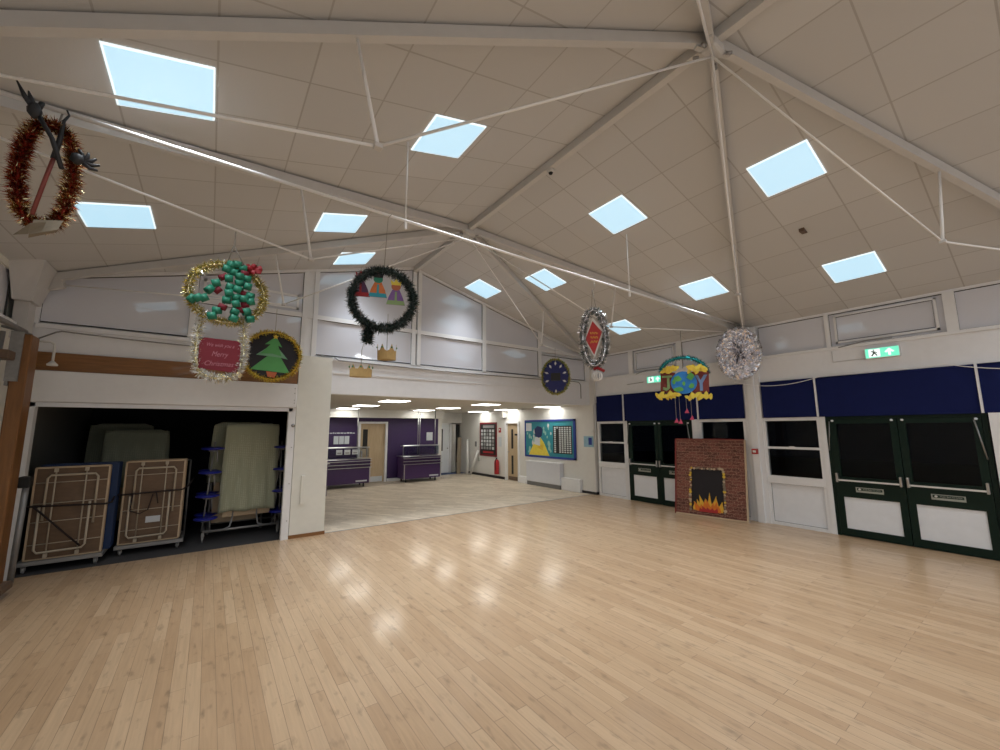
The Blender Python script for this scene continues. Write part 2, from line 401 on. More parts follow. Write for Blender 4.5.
        if parent is not None: ob.parent = parent
        return ob
def parent_world(o):
    m = Matrix.LocRotScale(o.location, o.rotation_euler, o.scale)
    return parent_world(o.parent) @ m if o.parent else m

def tag(o, label=None, cat=None, group=None, kind=None):
    if label: o['label'] = label
    if cat: o['category'] = cat
    if group: o['group'] = group
    if kind: o['kind'] = kind
    return o
def thing(name, label, cat, loc=(0, 0, 0), rz=0, group=None, rot=None):
    o = bpy.data.objects.new(name, None); COL.objects.link(o); o.location = loc; o.rotation_euler = rot or (0, 0, rz); o.empty_display_size = .1
    return tag(o, label, cat, group)
def struct(name, mb, mats, label=None):
    o = mb.build(name, mats); return tag(o, label, None, None, 'structure')
def sempty(name, loc, label=None):
    o = bpy.data.objects.new(name, None); COL.objects.link(o); o.location = loc; o['kind'] = 'structure'
    if label: o['label'] = label
    return o
def solid(name, mb, mats, label, cat, group=None): return tag(mb.build(name, mats), label, cat, group)
def copy_tree(o, parent=None):
    c = o.copy(); COL.objects.link(c); c.parent = parent
    for ch in [x for x in COL.objects if x.parent == o]: copy_tree(ch, c)
    return c

FB = bpy.data.curves.new('tmpfont', 'FONT').font
def text_part(name, s, size, material, parent, loc, rot=(pi/2, 0, 0), width=None, ext=.0008, align='CENTER', shear=0):
    cu = bpy.data.curves.new(name, 'FONT'); cu.body = s; cu.size = size; cu.align_x = align; cu.align_y = 'CENTER'; cu.extrude = ext; cu.shear = shear
    tmp = bpy.data.objects.new('tmp', cu); COL.objects.link(tmp); bpy.context.view_layer.update()
    dg = bpy.context.evaluated_depsgraph_get(); me = bpy.data.meshes.new_from_object(tmp.evaluated_get(dg)); bpy.data.objects.remove(tmp)
    if width:
        xs = [v.co.x for v in me.vertices]; k = width/max(1e-6, max(xs)-min(xs))
        for v in me.vertices: v.co.x *= k
    me.materials.clear(); me.materials.append(M[material])
    ob = bpy.data.objects.new(name, me); COL.objects.link(ob); ob.location = loc; ob.rotation_euler = rot
    if parent: ob.parent = parent
    return ob

# ------------------------------------------------------------------ dimensions
XL, XR, YG, YB = -2.1, 8.8, 7.74, -6.0
XM, ZE, ZP = 3.33, 3.83, 5.24
def zr(x): return ZE+(ZP-ZE)*((x-XL)/(XM-XL) if x < XM else (XR-x)/(XR-XM))

# ------------------------------------------------------------------ camera
F = 400.; H = 1.8
pt, rl, yw = radians(7.65), radians(-.25), radians(35.8)
f0 = Vector((sin(yw), cos(yw), 0)); r0 = Vector((cos(yw), -sin(yw), 0)); up = Vector((0, 0, 1))
f2 = f0*cos(pt)+up*sin(pt); u2 = -f0*sin(pt)+up*cos(pt)
r3 = r0*cos(rl)+u2*sin(rl); u3 = -r0*sin(rl)+u2*cos(rl)
cam = bpy.data.objects.new('camera', bpy.data.cameras.new('camera')); COL.objects.link(cam)
cam.matrix_world = Matrix(((r3.x, u3.x, -f2.x, 0), (r3.y, u3.y, -f2.y, 0), (r3.z, u3.z, -f2.z, H), (0, 0, 0, 1)))
cam.data.sensor_width = 36; cam.data.lens = 36*F/1000; cam.data.clip_start = .05
SC.camera = cam

# ------------------------------------------------------------------ room shell
struct('floor', MB().box(XL-.1, XR+.1, YB, YG, -.06, 0), 'floor_wood')
struct('floor_canteen', MB().box(1.4, 10.2, YG+.002, 17.2, -.06, 0), 'canteen_floor')
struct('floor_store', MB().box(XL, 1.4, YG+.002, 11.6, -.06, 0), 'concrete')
struct('trim_1', MB().box(1.75, 8.72, YG-.012, YG+.022, 0, .003), 'steel')
# roof slopes
def slope(x0, x1): 
    z0, z1 = zr(x0), zr(x1); m = MB()
    y0, y1 = YB, YG+.3
    m.add([(x0, y0, z0), (x1, y0, z1), (x1, y1, z1), (x0, y1, z0), (x0, y0, z0+.12), (x1, y0, z1+.12), (x1, y1, z1+.12), (x0, y1, z0+.12)],
          [(0, 3, 2, 1), (4, 5, 6, 7), (0, 1, 5, 4), (3, 7, 6, 2), (1, 2, 6, 5), (0, 4, 7, 3)]); return m
struct('ceiling', slope(XL-.1, XM) if False else slope(XL, XM), 'ceiling_l')
struct('ceiling_right', slope(XM, XR), 'ceiling_r')
struct('wall_back', MB().prism([(XL, 0), (XR, 0), (XR, ZE), (XM, ZP), (XL, ZE)], YB-.15, YB), 'white_wall')
# left wall with its clerestory
struct('wall_left', MB().box(XL-.15, XL, YB, YG, 0, 3.1).box(XL-.15, XL, YB, YG, 3.75, ZE+.1).box(XL-.15, XL-.06, YB, YG, 3.1, 3.75, 0), 'cream_wall')
y = 7.35; n = 20
while y > -1:
    g = MB().box(XL-.055, XL-.03, y-1.45, y, 3.14, 3.75); o = struct('window_%d' % n, g, 'glazing_panel')
    for a in (y, y-1.45): MB().box(XL-.055, XL-.015, a-.012, a+.012, 3.14, 3.75).build('gasket', 'gasket', o)
    y -= 1.62; n += 1
struct('trim_2', MB().box(XL-.02, XL+.06, YB, YG-.3, 3.06, 3.14), 'white_paint')

# ---- gable wall
g = MB()
g.box(XL, 1.2, YG, YG+.2, 2.83, 3.2)                 # band over the shutter
g.box(XL, -1.95, YG, YG+.2, 0, 2.83)                 # left pier
g.box(XL, 1.2, YG+.03, YG+.2, 2.15, 2.83)
g.box(1.75, XR, YG, YG+.2, 2.45, 3.1)                # header over the canteen opening
g.box(1.2, 1.75, YG+.02, YG+.2, 3.0, 3.1)
zb = 3.1
g.prism([(XL, zb), (XR, zb), (XR, ZE+.1), (XM, ZP+.1), (XL, ZE+.1)], YG+.06, YG+.2)
struct('wall_far', g, 'white_wall')
struct('wall_far_pillar', MB().box(1.2, 1.75, YG-.05, YG+.2, 0, 3.1), 'cream_wall')
struct('baseboard_far', MB().box(1.19, 1.76, YG-.065, YG+.2, 0, .055), 'oak')
struct('trim_3', MB().box(1.78, 8.6, YG-.012, YG, 2.825, 2.85), 'white_paint')
struct('trim_4', MB().box(1.75, 8.6, YG-.03, YG, 3.06, 3.12).box(XL+.15, 1.22, YG-.04, YG, 3.15, 3.21), 'white_paint')
# glazing of the gable: pane polygons, rebated behind white mullions
def gable_pane(n, x0, x1, z0, z1, hop=False):
    def top(x): return min(z1, zr(x)-.05)
    xs = [x0, x1]
    if x0 < XM < x1: xs = [x0, XM, x1]
    # point where slope meets z1
    pts = [(x0, z0), (x1, z0)]
    tp = sorted(set([x0, x1]+[x0+(x1-x0)*k/12 for k in range(13)]), reverse=True)
    pts += [(x, top(x)) for x in tp]
    o = struct('window_%d' % n, MB().prism(pts, YG+.015, YG+.04), 'glazing_panel')
    gk = MB()
    gk.tube([(x, YG+.012, z) for x, z in pts], .008, 4, closed=True)
    gk.build('gasket', 'gasket', o)
    if hop:
        f = MB(); a, b, c, d = x0+.06, x1-.06, z0+.05, min(top(x0), top(x1))-.05
        f.box(a, b, YG-.005, YG+.014, c, c+.035).box(a, b, YG-.005, YG+.014, d-.035, d).box(a, a+.035, YG-.005, YG+.014, c, d).box(b-.035, b, YG-.005, YG+.014, c, d)
        f.build('opening_frame', 'white_paint', o)
    return o
n = 1
for x0, x1, z0, z1, hp in [(-1.93, -.38, 3.24, 9, 0), (-.30, 1.2, 3.24, 3.80, 0), (-.30, 1.2, 3.88, 9, 1), (1.46, 3.3, 3.15, 3.80, 0), (1.46, 3.3, 3.88, 9, 0),
                           (3.5, 5.07, 3.15, 3.80, 0), (3.5, 5.07, 3.88, 9, 0), (5.16, 6.8, 3.15, 3.80, 0), (5.16, 6.8, 3.88, 9, 0), (6.9, 8.55, 3.15, 3.72, 0)]:
    gable_pane(n, x0, x1, z0, z1, hp); n += 1
mu = MB()
for x0, x1, z0 in [(-.38, -.30, 3.2), (1.2, 1.28, 3.1), (1.38, 1.46, 3.1), (3.3, 3.38, 3.1), (3.42, 3.5, 3.1), (5.07, 5.16, 3.1), (6.8, 6.9, 3.1), (8.55, 8.8, 3.1), (-2.1, -1.93, 3.2)]:
    mu.box(x0, x1, YG-.03, YG+.06, z0, min(zr(x0), zr(x1))-.01)
mu.box(1.28, 1.38, YG-.0, YG+.06, 3.1, zr(1.28)-.01)
mu.box(-.30, 8.7, YG-.02, YG+.05, 3.80, 3.88)
struct('trim_5', mu, 'white_paint')
# roof-line closer trim along both slopes
rt_ = MB()
rt_.beam((XL, YG-.01, zr(XL)-.02), (XM, YG-.01, zr(XM)-.02), .05, .05).beam((XM, YG-.01, zr(XM)-.02), (XR, YG-.01, zr(XR)-.02), .05, .05)
struct('trim_6', rt_, 'white_paint')
# store surround
solid('timber_beam', MB().bbox(XL+.12, 1.19, YG-.05, YG+.03, 2.585, 2.83, .006), 'oak', 'long orange-brown timber beam over the shutter box', 'beam')
sh = thing('roller_shutter', 'white roller shutter box above the dark store opening', 'shutter', (-.4, YG-.1, 2.1))
MB().bbox(XL+.17, 1.19, YG-.11, YG+.03, 2.17, 2.58, .012).build('shutter_box', 'white_paint', sh)
MB().box(XL+.17, 1.14, YG-.07, YG+.0, 2.11, 2.165).build('bottom_rail', 'panel_white', sh)
for x in (-1.91, 1.12): MB().box(x-.04, x+.07, YG-.07, YG+.05, 0, 2.17).build('guide_rail', 'white_paint', sh)
for z in (2.25, 2.3, 2.42, 2.5): MB().cyl((1.15, YG-.118, z), (1.15, YG-.108, z), .008, 8).build('bolt', 'steel', sh)
for z in (.3, .9, 1.5): MB().cyl((1.155, YG-.078, z), (1.155, YG-.068, z), .008, 8).build('bolt', 'steel', sh)
MB().cyl((1.16, YG-.085, 1.87), (1.16, YG-.07, 1.87), .03, 12).build('key_switch', 'steel', sh)
# store room
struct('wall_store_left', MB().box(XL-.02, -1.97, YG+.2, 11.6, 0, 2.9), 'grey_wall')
struct('wall_store_back', MB().box(XL, 1.4, 11.6, 11.75, 0, 2.9), 'unlit_wall')
struct('wall_store_right', MB().box(1.3, 1.4, YG+.2, 11.6, 0, 2.9), 'unlit_wall')
struct('ceiling_store', MB().box(XL, 1.4, YG+.2, 11.6, 2.75, 2.9), 'unlit_wall')

# ---- right wall
XW = XR
g = MB()
g.box(XW, XW+.2, YB, YG+.2, 1.99, 3.18)
g.box(XW, XW+.2, YB, YG+.2, 3.79, ZE+.12)
g.box(XW+.06, XW+.2, YB, YG, 3.18, 3.79)
g.box(XW, XW+.2, YB, -.9, 0, 1.99)
struct('wall_right', g, 'white_wall')
struct('wall_right_corner', MB().box(8.7, XR+.2, 7.6, YG+.35, 0, 2.46).box(8.72, XR, 7.56, YG, 2.46, ZE), 'cream_canteen')
struct('baseboard_corner', MB().box(8.69, XR+.02, 7.59, YG+.36, 0, .07), 'skirting_dark')
struct('trim_7', MB().box(XW-.035, XW, YB, 7.56, 3.15, 3.2), 'white_paint')
struct('trim_8', MB().box(XW-.02, XW, YB, 7.56, 2.68, 2.72), 'white_paint')
# posts of the right wall
pm = MB()
pm.box(8.75, 8.86, 3.385, 3.47, 0, 3.82).box(8.70, 8.86, 3.47, 3.59, 0, 3.82).box(8.75, 8.86, 3.59, 3.67, 0, 3.82)
struct('wall_right_post', pm, 'white_paint')
pm = MB().box(8.72, 8.86, .38, .56, 0, 1.99); struct('trim_9', pm, 'white_paint')
pm = MB().box(8.74, 8.86, 4.68, 4.80, 0, 2.0); struct('trim_10', pm, 'white_paint')
# clerestory
n = 11
for y0, y1, hop in [(6.42, 7.5, 0), (5.08, 6.3, 1), (3.72, 4.96, 0), (2.26, 3.34, 0), (.82, 2.2, 1), (-1.5, .7, 0)]:
    gl = MB().box(XW+.03, XW+.055, y0, y1, 3.2, 3.79); o = struct('window_%d' % n, gl, 'glazing_panel'); n += 1
    gk = MB(); gk.tube([(XW+.028, y0, 3.205), (XW+.028, y1, 3.205), (XW+.028, y1, 3.785), (XW+.028, y0, 3.785)], .008, 4, closed=True); gk.build('gasket', 'gasket', o)
    if hop:
        f = MB(); a, b, c, d = y0+.07, y1-.07, 3.25, 3.75
        f.box(XW-.01, XW+.027, a, b, c, c+.03).box(XW-.01, XW+.027, a, b, d-.03, d).box(XW-.01, XW+.027, a, a+.03, c, d).box(XW-.01, XW+.027, b-.03, b, c, d)
        f.build('opening_frame', 'white_paint', o)
        MB().tube([(XW-.02, a+.04, c+.04), (XW-.02, b-.04, c+.04), (XW-.02, b-.04, d-.04), (XW-.02, a+.04, d-.04)], .005, 4, closed=True).build('gasket', 'gasket', o)
        MB().tube([(XW-.03, y1-.1, 3.17), (XW-.05, (y0+y1)/2+.2, 3.23), (XW-.05, (y0+y1)/2-.1, 3.22)], .009, 6).build('window_stay', 'steel', o)
cm = MB()
for y0, y1 in [(6.3, 6.42), (4.96, 5.08), (2.2, 2.26), (.7, .82), (7.5, 7.56)]: cm.box(XW-.03, XW+.06, y0, y1, 3.18, 3.79)
struct('trim_11', cm, 'white_paint')

def bay_window(n, y0, y1):
    """white sash window over a solid white panel, between y0 (near) and y1 (far)"""
    o = sempty('window_%d' % n, (XW, (y0+y1)/2, 0)); a, b = XW-.03, XW+.06
    f = MB(); f.box(a, b, y0, y0+.065, .0, 1.99).box(a, b, y1-.065, y1, .0, 1.99)
    f.box(a, b, y0+.065, y1-.065, 1.925, 1.99).box(a-.015, b, y0+.03, y1-.03, .76, .90).box(a, b, y0+.065, y1-.065, 0, .055)
    f.build('window_frame', 'white_paint', o)
    MB().box(a-.005, b-.02, y0+.065, y1-.065, 1.40, 1.44).build('meeting_rail', 'white_paint', o)
    MB().box(a+.03, b-.01, y0+.065, y1-.065, .055, .76).build('lower_panel', 'panel_white', o)
    MB().tube([(a+.028, y0+.07, .06), (a+.028, y1-.07, .06), (a+.028, y1-.07, .755), (a+.028, y0+.07, .755)], .004, 4, closed=True).build('gasket', 'gasket', o)
    MB().box(XW+.02, XW+.03, y0+.065, y1-.065, 1.44, 1.925).build('upper_pane', 'glass', o)
    MB().box(XW+.0, XW+.01, y0+.065, y1-.065, .90, 1.40).build('lower_pane', 'glass', o)
    MB().box(a-.02, a, (y0+y1)/2-.04, (y0+y1)/2+.04, 1.44, 1.455).build('sash_catch', 'white_paint', o)
n = 30
bay_window(30, 6.60, 7.54); bay_window(31, 3.68, 4.68); bay_window(32, 2.46, 3.41); bay_window(33, -.75, .38)

def double_door(n, y0, y1):
    o = sempty('door_%d' % n, (XW, (y0+y1)/2, 0)); a, b = XW-.02, XW+.06
    MB().box(a, b, y0, y0+.05, 0, 1.99).box(a, b, y1-.05, y1, 0, 1.99).box(a, b, y0+.05, y1-.05, 1.94, 1.99).build('door_frame', 'green_paint', o)
    ym = (y0+y1)/2
    for lo, hi in ((ym+.005, y1-.055), (y0+.055, ym-.005)):
        L = MB(); s = .085
        L.box(a-.01, b-.02, lo, lo+s, 0.01, 1.935).box(a-.01, b-.02, hi-s, hi, 0.01, 1.935)
        L.box(a-.01, b-.02, lo+s, hi-s, 1.86, 1.935).box(a-.01, b-.02, lo+s, hi-s, .64, .97).box(a-.01, b-.02, lo+s, hi-s, .01, .13)
        leaf = L.build('door_leaf', 'green_paint', o)
        MB().box(XW, XW+.012, lo+s, hi-s, .97, 1.86).build('pane', 'glass', leaf)
        MB().box(XW-.015, XW+.012, lo+s, hi-s, .13, .64).build('kick_panel', 'panel_white', leaf)
        bar = MB(); bar.box(XW-.095, XW-.075, lo+.04, hi-.04, .905, .93)
        bar.build('push_bar', 'white_metal', leaf)
        for yy in (lo+.035, hi-.035): MB().bbox(XW-.1, XW-.03, yy-.015, yy+.015, .88, 1.03, .005).build('bar_bracket', 'chrome', leaf)
        # instruction plate
        yc = (lo+hi)/2
        p = MB().box(XW-.036, XW-.03, yc-.17, yc+.17, .735, .815).build('sign_plate', 'sign_grey', leaf)
        MB().box(XW-.038, XW-.036, yc-.155, yc+.155, .765, .805).build('sign_band', 'sign_dark', leaf)
        text_part('sign_text', 'PUSH BAR TO OPEN', .03, 'sign_grey', leaf, (XW-.04-XW, yc-.03-(y0+y1)/2, .785), (pi/2, 0, -pi/2), width=.21).location = leaf_local(leaf, (XW-.039, yc-.03, .785))
        st = MB(); st.cyl((XW-.05, yc+.12, .785), (XW-.036, yc+.12, .785), .016, 12); st.build('pictogram', 'white_card', leaf)
    # stays and closers
    for yy in (y1-.1, ym+.06, ym-.06, y0+.1):
        MB().cyl((XW-.06, yy, 1.91), (XW-.03, yy, 1.91), .018, 10).build('roller_knob', 'panel_white', o)
    MB().tube([(XW-.05, y0+.12, 1.9), (XW-.06, y0+.05, 1.35)], .01, 6).build('stay_rod', 'steel', o)
    MB().tube([(XW-.05, y1-.06, 1.9), (XW-.05, y1-.02, 1.4)], .008, 6).build('stay_rod', 'steel', o)
    return o
def leaf_local(leaf, p): return parent_world(leaf).inverted() @ Vector(p)
double_door(1, .58, 2.40); double_door(2, 4.80, 6.56)
struct('trim_12', MB().box(8.76, 8.86, 2.40, 2.47, 0, 2.0).box(8.77, 8.86, 6.55, 6.61, 0, 2.0), 'white_paint')

# blinds
def blind(y0, y1, label):
    t = thing('roller_blind', label, 'blind', (XW-.05, (y0+y1)/2, 2.0), group=None)
    MB().box(XW-.052, XW-.046, y0, y1, 2.005, 2.66).build('fabric', 'navy_blind', t)
    MB().bbox(XW-.062, XW-.036, y0, y1, 1.985, 2.008, .004).build('bottom_bar', 'navy_blind', t)
    MB().cyl((XW-.04, y0, 2.665), (XW-.04, y1, 2.665), .02, 10).build('roller', 'navy_blind', t)
blind(6.64, 7.53, 'navy roller blind over the narrow window nearest the far corner')
blind(4.66, 6.60, 'wide navy roller blind over the green double doors behind the painted fireplace')
blind(3.69, 4.63, 'navy roller blind over the window behind the fireplace prop')
blind(2.50, 3.36, 'narrow navy roller blind right of the big white post with the call point')
blind(.62, 2.47, 'widest navy roller blind over the nearest green double doors')
blind(-.75, .59, 'navy roller blind at the right edge, cut by the frame')
for yy, lb in [(6.62, 'thin white vertical blind guide near the far corner'), (4.645, 'thin white vertical blind guide behind the hanging globe'), (2.485, 'thin white blind guide left of the nearest double doors'), (.605, 'thin white blind guide right of the nearest double doors')]:
    solid('blind_guide', MB().box(XW-.075, XW-.04, yy-.013, yy+.013, 1.99, 2.68), 'white_paint', lb, 'blind guide')

# outside: dark ground
struct('ground_outside', MB().box(XR+.25, 30, -10, 20, -.2, -.05), 'outside')

# ---- canteen
struct('ceiling_canteen', MB().box(1.4, 10.2, YG+.2, 17.2, 2.46, 2.6), 'canteen_ceiling')
g = MB(); g.box(8.72, 8.9, 8.09, 10.98, 0, 2.46).box(8.72, 8.9, 10.98, 11.72, 2.02, 2.46).box(8.72, 8.9, 11.72, 14.4, 0, 2.46)
struct('wall_canteen_right', g, 'cream_canteen')
g = MB(); g.box(1.4, 4.14, 13.9, 14.05, 0, 2.46).box(4.14, 5.1, 13.9, 14.05, 2.02, 2.46).box(5.1, 7.1, 13.9, 14.05, 0, 2.46)
struct('wall_canteen_back', g, 'purple')
struct('wall_canteen_left', MB().box(1.3, 1.4, YG+.2, 14, 0, 2.46), 'cream_canteen')
struct('trim_13', MB().box(1.4, 7.15, 13.5, 13.9, 2.19, 2.46), 'cream_canteen')
struct('wall_corridor', MB().box(7.1, 7.25, 13.9, 17, 0, 2.46).box(7.1, 10.2, 17, 17.15, 0, 2.46).box(8.72, 8.9, 14.4, 17, 0, 2.46).box(7.1,8.9,14.9,15.0,2.05,2.46), 'cream_canteen')
struct('baseboard_canteen', MB().box(8.70, 8.73, 11.75, 14.4, 0, .09), 'skirting_dark')
struct('baseboard_back', MB().box(5.14, 7.1, 13.88, 13.9, 0, .1).box(1.4, 4.1, 13.88, 13.9, 0, .1), 'white_paint')
struct('trim_14', MB().box(8.55, 8.72, 11.7, 11.95, 2.2, 2.46), 'cream_canteen')
struct('floor_mat', MB().box(7.3, 8.7, 14.5, 16.4, 0, .008), 'corridor_blue')
# corridor doors
o = sempty('door_5', (8.0, 15.3, 0))
MB().box(7.6, 7.68, 15.0, 15.1, 0, 2.05).box(8.2, 8.3, 15.0, 15.1, 0, 2.05).box(7.6, 8.3, 15.0, 15.1, 1.98, 2.06).build('door_frame', 'white_paint', o)
MB().box(7.68, 8.2, 15.05, 15.09, .01, 1.98).build('door_leaf', 'panel_white', o)
MB().box(7.75, 7.9, 15.035, 15.05, .9, 1.8).build('vision_pane', 'black', o)
MB().cyl((8.12, 15.0, 1.0), (8.12, 15.05, 1.0), .02).build('handle', 'steel', o)
o = sempty('door_6', (8.5, 15.3, 0))
MB().box(8.34, 8.5, 15.02, 15.08, .01, 2.0).build('door_leaf', 'cream_canteen', o)
MB().box(8.56, 8.68, 15.02, 15.08, .4, 2.0).build('dark_gap', 'black', o)
# timber doors
def timber_door_x(n):
    o = sempty('door_3', (4.62, 13.9, 0))
    MB().box(4.10, 4.17, 13.85, 14.0, 0, 2.06).box(5.04, 5.11, 13.85, 14.0, 0, 2.06).box(4.17, 5.04, 13.85, 14.0, 1.99, 2.06).build('door_frame', 'white_paint', o)
    lf = MB().box(4.17, 5.04, 13.93, 13.98, .01, 1.99).build('door_leaf', 'door_wood', o)
    MB().box(4.27, 4.43, 13.92, 13.93, 1.15, 1.8).build('vision_pane', 'black', lf)
    MB().box(4.24, 4.98, 13.915, 13.93, .02, .2).build('kick_plate', 'paper', lf)
    MB().box(4.22, 4.27, 13.90, 13.93, .85, 1.08).build('push_plate', 'chrome', lf)
timber_door_x(3)
o = sempty('door_4', (8.72, 11.35, 0))
MB().box(8.68, 8.82, 10.94, 11.02, 0, 2.05).box(8.68, 8.82, 11.68, 11.76, 0, 2.05).box(8.68, 8.82, 11.02, 11.68, 1.98, 2.05).build('door_frame', 'white_paint', o)
lf = MB().box(8.76, 8.80, 11.02, 11.68, .01, 1.98).build('door_leaf', 'door_wood', o)
for a, b in ((1.1, 1.78), (.22, .86)): MB().box(8.75, 8.76, 11.36, 11.46, a, b).build('vision_pane', 'black', lf)
MB().box(8.745, 8.76, 11.08, 11.62, .02, .14).build('kick_plate', 'kick_brown', lf)
MB().box(8.745, 8.76, 11.08, 11.26, 1.56, 1.62).build('door_sign', 'black', lf)
MB().cyl((8.72, 11.62, .98), (8.76, 11.62, .98), .018).build('handle', 'steel', lf)

# canteen ceiling lights
first = None
rows = {9.12: 'front row', 11.27: 'middle row', 13.05: 'back row'}
for xc, sd in ((3.5, 'left'), (6.1, 'centre'), (8.36, 'right')):
    for yc, rw in rows.items():
        lb = '%s white square ceiling light in the %s of the canteen' % (sd, rw)
        if first is None:
            t = thing('ceiling_light', lb, 'ceiling light', (xc, yc, 2.44), group='canteen ceiling lights')
            MB().box(xc-.31, xc+.31, yc-.31, yc+.31, 2.452, 2.462).build('frame', 'white_paint', t)
            MB().box(xc-.285, xc+.285, yc-.285, yc+.285, 2.447, 2.453).build('diffuser', 'canteen_emit', t); first = t
        else:
            t = copy_tree(first); t.location = (xc, yc, 2.44); t['label'] = lb

# serving counters
def counter(x0, x1, y0, label, poles):
    t = thing('serving_counter', label, 'serving counter', ((x0+x1)/2, y0, 0)); d = .55; y1 = y0+d
    MB().bbox(x0, x1, y0, y1, .12, .60, .01).build('body', 'purple_counter', t)
    MB().box(x0-.01, x1, y0+.02, y1, .60, .86).build('upper_body', 'purple_counter', t)
    for z in (.60, .70, .80):
        MB().box(x0-.02, x1+.02, y0-.07, y0+.0, z, z+.014).build('tray_rail', 'chrome', t)
    MB().bbox(x0-.03, x1+.03, y0-.02, y1+.05, .86, .878, .005).build('worktop', 'chrome', t)
    for x in (x0+.01, x1-.03): MB().box(x, x+.03, y0-.01, y0, .12, .6).build('corner_trim', 'chrome', t)
    for x in (x0+.05, x1-.08): MB().box(x, x+.03, y0+.2, y0+.23, .885, 1.2).build('gantry_post', 'chrome', t)
    MB().bbox(x0, x1, y0+.1, y0+.35, 1.21, 1.245, .01).build('gantry_shelf', 'chrome', t)
    MB().box(x0+.02, x1-.02, y0+.12, y0+.125, .92, 1.2).build('sneeze_guard', 'glass', t)
    MB().box(x1-.45, x1-.1, y0-.006, y0, .17, .215).build('name_plate', 'paper', t)
    for x in (x0+.12, x1-.18):
        for yy in (y0+.08, y1-.08):
            c = MB().cyl((x-.015, yy, .05), (x+.015, yy, .05), .045, 14); c.box(x-.02, x+.02, yy-.012, yy+.012, .06, .12); c.build('castor', 'rubber', t)
    for px_ in poles:
        MB().cyl((px_, y0+.3, .88), (px_, y0+.3, 2.46), .014, 10).build('cable_pole', 'steel', t)
    return t
ct = counter(2.55, 4.28, 13.05, 'purple and steel serving counter left of the wooden door, partly behind the cream pillar', (3.92,))
counter(5.42, 6.82, 13.1, 'purple and steel serving counter right of the wooden door', (6.05, 6.12, 6.72))
t = thing('till_counter', 'small purple counter end just showing beside the cream pillar', 'counter', (2.2, 11, 0))
MB().bbox(1.75, 2.50, 10.9, 11.5, .14, .93, .01).build('body', 'purple_counter', t)
MB().bbox(1.73, 2.54, 10.88, 11.52, .93, .96, .005).build('worktop', 'chrome', t)
for x in (1.85, 2.45):
    for yy in (10.95, 11.42): MB().cyl((x-.015, yy, .06), (x+.015, yy, .06), .055, 14).box(x-.02, x+.02, yy-.015, yy+.015, .06, .14).build('castor', 'steel', t)
# menu papers and notice on the purple wall
for k in range(3): solid('menu_sheet', MB().box(3.32+k*.17, 3.47+k*.17, 13.885, 13.9, 1.32, 1.58), 'paper', ['pale menu sheet on the purple wall, nearest the cream pillar', 'middle pale menu sheet of three on the purple wall', 'pale menu sheet on the purple wall, nearest the wooden door'][k], 'notice', 'menu sheets on the purple wall')
t = thing('wall_lettering', 'small white lettering line on the purple wall above the menu sheets', 'lettering', (3.5, 13.895, 1.66))
lm = MB(); rn = random.Random(3); x = 3.05
while x < 4.0:
    w = rn.uniform(.03, .1); lm.box(x, x+w, 13.89, 13.9, 1.66, 1.66+rn.uniform(.03, .05)); x += w+.02
lm.build('letters', 'paper', t)
for k in range(3):
    t = thing('food_label_card', ['pale price card on the counter glass, nearest the pillar', 'middle pale price card on the counter glass', 'pale price card on the counter glass, nearest the door'][k], 'card', (3.3+k*.22, 13.1, 1.05), group='price cards on the left counter')
    MB().box(3.22+k*.24, 3.4+k*.24, 13.08, 13.09, 1.02, 1.17).build('card', 'paper', t)
    MB().box(3.25+k*.24, 3.37+k*.24, 13.075, 13.08, 1.05, 1.09).build('print', 'grey_photo', t)
solid('wall_notice', MB().box(6.62, 6.86, 13.88, 13.9, 1.38, 1.68), 'paper', 'white paper notice on the purple wall above the right counter', 'notice')

# poles leaning in the corridor corner
t = solid('leaning_tube', MB().tube([(8.50, 14.05, .01), (8.66, 14.3, 1.37)], .05, 12), 'white_card', 'taller white tube leaning by the corridor corner', 'tube', 'white tubes leaning in the corner')
solid('leaning_tube', MB().tube([(8.52, 13.86, .01), (8.66, 13.5, .95)], .045, 12), 'white_card', 'shorter white tube leaning towards the red noticeboard', 'tube', 'white tubes leaning in the corner')
solid('leaning_board', MB().beam((8.3, 14.42, .01), (8.45, 14.6, 1.45), .18, .04, up=(0, 1, 0)), 'brown_card', 'tall olive-brown board leaning beside the white tubes', 'board')

# red noticeboard
XN = 8.72
def rw_local(o, mb, name, m): return mb.build(name, m, o)
t = thing('noticeboard', 'red framed noticeboard with rows of portrait photos, left of the fire extinguisher', 'noticeboard', (XN, 12.9, 1.4))
MB().box(XN-.02, XN, 12.30, 13.45, .76, 2.04).build('board', 'board_red', t)
MB().box(XN-.026, XN-.02, 12.36, 13.39, .83, 1.98).build('backing', 'black', t)
text_part('heading', 'OUR TEAM', .15, 'red', t, (0, 0, 0), (pi/2, 0, -pi/2), width=.7).location = leaf_local(t, (XN-.028, 12.85, 1.86)) if False else (0, 0, -5)
bpy.data.objects.remove([x for x in COL.objects if x.name.startswith('heading')][0])
MB().box(XN-.03, XN-.026, 12.45, 13.2, 1.83, 1.93).build('heading_strip', 'grey_photo', t)
MB().box(XN-.03, XN-.026, 12.5, 13.2, .88, .95).build('footer_strip', 'red', t)
rn = random.Random(5)
for r in range(6):
    for c in range(5):
        y = 12.45+c*.19; z = 1.02+r*.13
        MB().box(XN-.032, XN-.026, y, y+.13, z, z+.1).build('photo', 'photo_light' if rn.random() < .7 else 'grey_photo', t)
solid('call_point_sign', MB().box(XN-.02, XN, 12.04, 12.17, 1.66, 1.83).box(XN-.024, XN-.02, 12.07, 12.14, 1.74, 1.79, 1), ['red', 'white_card'], 'small red and white fire sign right of the red noticeboard', 'sign')
solid('wall_notice', MB().box(XN-.01, XN, 12.02, 12.2, 1.15, 1.5), 'paper', 'white paper notice between the red noticeboard and the wooden door', 'notice')
